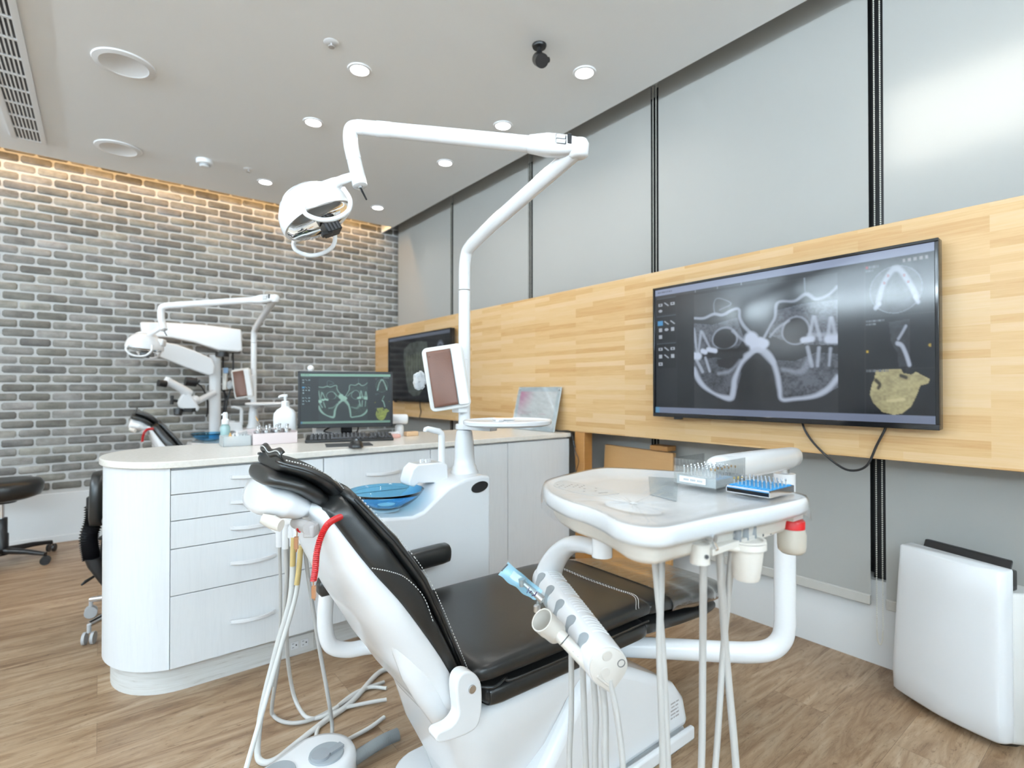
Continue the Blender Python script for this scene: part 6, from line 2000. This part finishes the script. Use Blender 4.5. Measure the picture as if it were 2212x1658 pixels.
# turbine handpiece with yellow band
t = thing('turbine_handpiece', 'slim steel handpiece with a yellow band in the fourth slot of the holder bar', 'handpiece', tuple(P(1225, 1395, d=.90)))
s0, s1 = P(1236, 1396, d=.895), P(1160, 1313, d=.935)
v_ = s1 - s0
b = MB(); b.tube([s0 - v_ * .12, s0, s0 + v_ * .35, s0 + v_ * .56], [.0080, .0088, .0076, .0058], 16); b.build('handle', mat('pale_grey_handle', (0.62, 0.64, 0.66, 1), 0.3, 0.2), t)
b = MB(); b.tube([s0 + v_ * .57, s0 + v_ * .63], .0062, 14); b.build('colour_band', 'yellow', t)
b = MB(); b.tube([s0 + v_ * .63, s0 + v_ * .8, s1], [.0050, .0036, .0036], 12); b.build('neck', 'steel', t)
b = MB(); b.tube([s1 + V(0, 0, .006), s1 + V(0, 0, .004), s1 - V(0, 0, .006), s1 - V(0, 0, .0075)], [.004, .0062, .0062, .004], 16); b.build('head', 'steel', t)
# pouch with a handpiece inside
pc = [P(1097, 1213, d=1.01), P(1076, 1241, d=1.01), P(1173, 1312, d=.955), P(1190, 1290, d=.955)]
t = thing('sterilization_pouch', 'blue sterilization pouch with a steel handpiece inside, in the second slot of the holder bar', 'pouch', tuple(sum(pc, V(0, 0, 0)) / 4))
nrm = (pc[2] - pc[1]).cross(pc[0] - pc[1]).normalized()
if nrm.dot(Vector(_F)) > 0: nrm = -nrm
def pouch(u, v, off):
    p = (pc[1] * (1 - u) + pc[2] * u) * (1 - v) + (pc[0] * (1 - u) + pc[3] * u) * v
    bul = math.sin(PI * v) ** .8 * math.sin(PI * min(1, u * 1.15 + .06)) ** .6
    return p + nrm * (off * bul + .0012 * math.sin(u * 17 + v * 5)) + (pc[0] - pc[1]) * (.05 * math.sin(u * 19) * (1 - v))
b = MB(); b.grid(lambda u, v: pouch(u, v, -.008), 22, 8); b.build('back_sheet', 'pouch', t, fix=False)
b = MB(); b.grid(lambda u, v: pouch(u, v, .010), 22, 8); b.build('front_film', 'pouchglass', t, fix=False)
b = MB()
b.grid(lambda u, v: pouch(.02 + .03 * u, .35 + .55 * v, .012) + nrm * .0012, 2, 6); b.build('seal_strip', 'dark', t, fix=False)
b = MB(); b.grid(lambda u, v: pouch(.18 + .30 * u, .30 + .5 * v, -.006) + nrm * .0008, 4, 4); b.build('paper_tag', mat('pale_paper_tag', (0.72, 0.80, 0.80, 1), 0.7), t, fix=False)
h0, h1 = pouch(.92, .48, .0), pouch(.44, .56, .0)
hv = h1 - h0
b = MB(); b.tube([h0, h0 + hv * .5, h0 + hv * .9, h1], [.0072, .0062, .0042, .0045], 14); b.tube([h1 + V(-.002, 0, .006), h1 + V(0, 0, -.007)], [.0066, .0062], 14); b.build('handpiece', 'steel', t)
b = MB(); 
for i in range(4):
    q = pouch(.64 + .045 * i, .50, .013) + nrm * .001
    b.tube([q + V(-.003, 0, -.005 + .003 * (i % 2)), q + V(.003, 0, .004 - .004 * (i % 3))], .0009, 6)
b.build('ink_mark', mat('violet_ink', (0.05, 0.03, 0.12, 1), 0.6), t)

# ------------------------------------------------------------------ air purifier
A, Bc = V(2.235, .648, 0), V(2.120, .333, 0)       # front bottom corners
au_ = (Bc - A).normalized(); an = V(au_.y, -au_.x, 0)
if an.x > 0: an = -an                                # faces the room
t = thing('air_purifier', 'white air purifier with a black top grille standing by the blinds at right', 'air purifier', (2.25, .46, 0))
Wp = (Bc - A).length
def pur(s, n_, z):
    return A + au_ * s - an * n_ + V(0, 0, z)
b = MB()
def front_ring(z, k0, k1, dn):
    f = [(k0 * .0, .055), (k0 + .004, .022), (k0 + .018, .006)]
    pts = [(k0, .060 + dn), (k0 + .003, .026 + dn), (k0 + .016, .007 + dn), (Wp * .5, -.012 + dn), (Wp - k1 - .035, .004 + dn), (Wp - k1 - .008, .020 + dn), (Wp - k1, .050 + dn)]
    pc_ = catmull([V(x, y, 0) for x, y in pts], 5)
    return [pur(p.x, p.y, z) for p in pc_] + [pur(Wp - k1 - .006, .064 + dn, z), pur(k0 + .006, .064 + dn, z)]
b.loft([front_ring(.026, .006, .006, .008), front_ring(.034, .001, .001, .002), front_ring(.10, 0, 0, 0), front_ring(.45, .014, .004, .010), front_ring(.540, .018, .006, .014), front_ring(.545, .022, .010, .018)])
b.build('front_panel', 'white', t, sharp=60)
b = MB()
def body_ring(z, g, zz=0):
    pts = [(.008 + g, .066), (Wp - .008 - g, .066), (Wp + .012 - g, .10), (Wp + .012 - g, .17 - g), (Wp - .02 - g, .195 - g), (.05 + g, .125 - g * .5), (.014 + g, .105)]
    return [pur(x, y, z) for x, y in pts]
b.loft([body_ring(.014, .012), body_ring(.03, 0), body_ring(.46, 0), body_ring(.475, .008)]); bd = b.build('body', 'cream_white', t, bevel=.006, seg=3, sharp=40)
b = MB(); b.loft([body_ring(0.0, .03), body_ring(.0139, .02)]); b.build('base', 'black', t)
b = MB(); 
b.loft([[pur(x, y, z) for x, y in ((.024, .072), (Wp - .015, .068), (Wp - .02, .115), (.05, .105))] for z in (.476, .538)]); b.build('top_grille', 'blackgloss', t, bevel=.004)
b = MB(); b.loft([[pur(x, y + o, z) for x, y in ((.055, .088), (Wp - .02, .084), (Wp - .03, .100), (.060, .102))] for z, o in ((.5385, 0), (.566, .012))]); b.build('raised_flap', 'black', t, bevel=.003)
b = MB(); b.obox(pur(Wp * .36, .0735, .5388), au_, an, V(0, 0, 1), .006, .003, .0008); b.build('status_light', 'led', t)
b = MB(); b.obox(pur(Wp + .0125, .135, .27), au_, an, V(0, 0, 1), .0012, .006, .09); b.build('water_gauge', 'midgrey', t, bevel=.001)
b = MB(); b.obox(pur(Wp + .0125, .14, .41), au_, an, V(0, 0, 1), .0015, .042, .012); b.build('grip_recess', mat('beige_shade', (0.58, 0.54, 0.47, 1), 0.5), t, bevel=.001)
b = MB(); b.obox(pur(Wp + .0130, .145, .372), au_, an, V(0, 0, 1), .003, .011, .006); b.build('latch', 'dark', t, bevel=.001)

# ------------------------------------------------------------------ stools
def caster(b, c, d, r=.026, w=.011):
    s = V(d.y, -d.x, 0)
    for k in (-1, 1):
        b.tube([c + s * (k * .010), c + s * (k * (.010 + w))], r, 16)
def five_star(t, cx, cy, rad, z0, a0, mt, wheel_mt, hub_r=.035, drop=.02):
    for i in range(5):
        a = a0 + i * 2 * PI / 5
        d = V(math.cos(a), math.sin(a), 0)
        b = MB(); b.tube([V(cx, cy, z0) + d * .02, V(cx, cy, z0) + d * rad * .6 + V(0, 0, -drop * .3), V(cx, cy, z0) + d * rad + V(0, 0, -drop)], [.024, .019, .014], 12, flat=(.85, 1))
        lg = b.build('leg', mt, t, sharp=60)
        b = MB(); caster(b, V(cx, cy, .0265) + d * rad, V(math.cos(a + .6), math.sin(a + .6), 0)); b.tube([V(cx, cy, .05) + d * rad, V(cx, cy, z0 - drop) + d * rad], .008, 10); b.build('caster', wheel_mt, lg, sharp=50)
cx, cy = -.475, 4.56
t = thing('saddle_stool', 'black padded stool on a black wheeled base at the left edge before the brick wall', 'stool', (cx, cy, 0))
b = MB(); b.lathe([(0, .400), (.13, .405), (.185, .425), (.200, .46), (.200, .495), (.185, .520), (.12, .530), (0, .524)], (cx, cy, 0), n=40); b.build('seat', 'leather', t, sharp=60)
b = MB(); b.tube([(cx, cy, .385), (cx, cy, .402)], .07, 20); b.build('seat_plate', 'black', t, sharp=50)
b = MB(); b.tube([(cx, cy, .25), (cx, cy, .386)], .014, 16); b.build('gas_piston', 'chrome', t)
b = MB(); b.tube([(cx, cy, .06), (cx, cy, .19), (cx, cy, .195), (cx, cy, .29)], [.034, .034, .028, .028], 20); b.build('column', 'black', t, sharp=50)
five_star(t, cx, cy, .275, .085, math.radians(-38), 'black', 'black')
cx, cy = .205, 3.075
t = thing('office_chair', 'black wheeled chair with ribbed back support and chrome base, half hidden by the counter end', 'chair', (cx, cy, 0))
b = MB(); b.loft([ring((cx + .02, cy, z), V(1, 0, 0), V(0, 1, 0), w, w * .95, 3, 36) for z, w in ((.445, .15), (.455, .20), (.49, .215), (.51, .205), (.518, .15))]); b.build('seat', 'leather', t, sharp=60)
five_star(t, cx, cy, .287, .105, math.radians(215.5), 'chrome', mat('grey_caster', (0.45, 0.46, 0.47, 1), 0.4))
b = MB(); b.tube([(cx, cy, .09), (cx, cy, .30)], .030, 18); b.tube([(cx, cy, .30), (cx, cy, .445)], .016, 14); b.build('column', 'black', t)
bx = -.015
by = cy + .085
b = MB(); pts = [V(bx, by, .55), V(bx - .002, by, .48), V(bx - .018, by, .41), V(bx - .014, by, .35), V(bx - .006, by, .30)]
q = catmull(pts, 12); pl_, rs = [], []
for i in range(len(q) - 1):
    pl_.append(q[i]); rs.append(.036 if i % 2 else .028)
b.tube(pl_, rs, 16, flat=(1.1, .8)); b.build('bellows', 'blackgloss', t, sharp=80)
b = MB(); b.loft([ring((bx + o, by, z), V(1, 0, 0), V(0, 1, 0), w, d_, 3.2, 24) for z, w, d_, o in ((.165, .018, .035, .05), (.20, .022, .045, .035), (.27, .030, .045, .005), (.305, .030, .04, -.006))]); b.obox((cx - .10, cy + .04, .40), V(1, -.3, .0), V(.3, 1, 0), V(0, 0, 1), .10, .03, .006); b.tube([(bx + .03, by, .20), (cx - .18, cy + .06, .39)], .014, 10); b.build('lower_bracket', 'black', t, sharp=50)
b = MB(); b.tube([(bx + .005, by - .02, .225), (bx - .03, by - .045, .212), (bx - .045, by - .05, .200)], [.006, .008, .004], 10, flat=(1, .6)); b.build('lever', 'black', t)
b = MB(); b.loft([ring((bx + .025 + (z - .58) * .03, by + .01, z), V(.25, .97, 0), V(.97, -.25, 0), w, .032, 3, 28) for z, w in ((.458, .045), (.466, .075), (.50, .098), (.58, .105), (.66, .098), (.695, .075), (.705, .045))]); bk_ = b.build('backrest', 'leather', t, sharp=60)
b = MB(); b.obox((bx - .012, by - .012, .57), V(.25, .97, 0), V(.97, -.25, 0), V(0, 0, 1), .030, .012, .028); b.build('back_bracket', 'black', t, bevel=.006)

# ------------------------------------------------------------------ surgical microscope on its stand
mx_, my_ = .742, 4.855
t = thing('surgical_microscope', 'white surgical microscope on a tall stand with folding arms before the brick wall', 'microscope', (mx_, my_, 0))
b = MB(); b.tube([(mx_, my_, .05), (mx_, my_, 1.37)], .043, 26); b.build('column', 'gloss', t)
b = MB(); b.lathe([(0, .0), (.095, .0), (.095, .04), (.06, .055), (0, .055)], (mx_, my_, 0), n=32, ell=(1, .95)); b.build('base', 'white', t, sharp=50)
md = 4.19
def mp_(x, y, d=md): return P(x, y, y=4.80 + (d - md))
off = V(0, .045, 0)
b = MB()
poly = [(302, 696), (360, 697), (440, 702), (519, 712), (522, 758), (512, 760), (470, 757), (420, 740), (370, 730), (336, 728), (306, 727)]
b.prism([mp_(x, y) - off for x, y in poly], off * 2); b.build('upper_arm', 'gloss', t, bevel=.012, seg=3)
b = MB()
poly = [(334, 736), (350, 738), (380, 744), (420, 758), (455, 774), (462, 790), (460, 808), (450, 811), (400, 793), (345, 771), (333, 762)]
b.prism([mp_(x, y, md - .10) - off * .9 for x, y in poly], off * 1.8); la = b.build('spring_arm', 'gloss', t, bevel=.010, seg=3)
b = MB(); b.tube([mp_(318, 722, md - .05), mp_(318, 752, md - .08)], .032, 18); b.tube([mp_(318, 752, md - .08), mp_(345, 757, md - .10)], .026, 14); b.build('arm_joint', 'gloss', t, sharp=50)
b = MB(); b.tube([mp_(480, 760, md - .02), mp_(480, 770, md - .02)], .05, 14); b.build('cable_gland', 'black', t)
b = MB(); b.tube([mp_(462, 848, md - .02), mp_(425, 867, md - .14)], .024, 16); b.ball(mp_(421, 863, md - .15), .034); b.build('lower_arm', 'gloss', t, sharp=60)
b = MB()
poly = [(392, 852), (406, 845), (418, 862), (430, 880), (426, 888), (386, 881), (382, 868)]
b.prism([mp_(x, y, md - .16) - off * .9 for x, y in poly], off * 1.6); hd_ = b.build('optics_body', 'white', t, bevel=.010, seg=3)
b = MB(); b.tube([mp_(404, 848, md - .17), mp_(390, 838, md - .18), mp_(372, 828, md - .20), mp_(360, 824, md - .21)], [.038, .030, .028, .032], 16); b.tube([mp_(358, 830, md - .21), mp_(366, 817, md - .20)], .026, 14); b.build('binocular_tube', 'white', t, sharp=60)
b = MB(); b.tube([mp_(358, 829, md - .22), mp_(342, 827, md - .24)], [.026, .024], 16); b.build('eyepiece', 'black', t, sharp=50)
b = MB(); b.tube([mp_(400, 823, md - .14), mp_(424, 826, md - .13)], .034, 18); b.tube([mp_(424, 826, md - .13), mp_(427, 828, md - .13)], .030, 14); b.build('video_camera', 'black', t, sharp=50)
b = MB(); b.tube([mp_(399, 846, md - .16), mp_(412, 850, md - .15)], .030, 16); b.build('zoom_ring', 'white', t, sharp=50)
b = MB(); b.tube([mp_(386, 884, md - .18), mp_(384, 896, md - .19)], [.032, .026], 16); b.obox(mp_(400, 885, md - .17), _R, V(0, 0, 1), _F, .07, .014, .03); b.build('objective', 'black', t, sharp=50)
b = MB(); b.tube([mp_(372, 854, md - .18), mp_(371, 873, md - .18)], .012, 12); b.tube([mp_(371, 864, md - .18), mp_(384, 866, md - .17)], .010, 10); b.build('side_handle', 'black', t)
b = MB()
b.tube(catmull([mp_(426, 828, md - .12), mp_(436, 836, md - .10), mp_(446, 856, md - .06), mp_(449, 880, md - .03), mp_(446, 900, md - .02)], 8), .006, 8); b.build('lead', 'black', t)
for pts in ([(482, 770), (482, 800), (484, 840), (486, 862), (480, 900), (478, 925)], [(503, 762), (504, 790), (500, 830), (492, 862), (484, 900), (480, 925)], [(478, 838), (488, 852), (489, 862), (478, 868)]):
    b = MB(); b.tube(catmull([mp_(x, y, md + .08) for x, y in pts], 8), .007, 8); b.build('lead', 'black', t)
b = MB(); b.obox(mp_(486, 818, md + .03), _R, V(0, 0, 1), _F, .018, .09, .012); b.build('control_box', 'cream', t, bevel=.004)
b = MB(); b.obox(mp_(488, 800, md + .005), _R, V(0, 0, 1), _F, .018, .022, .010); b.build('control_key', mat('pale_blue_key', (0.30, 0.45, 0.65, 1), 0.4), t, bevel=.004)
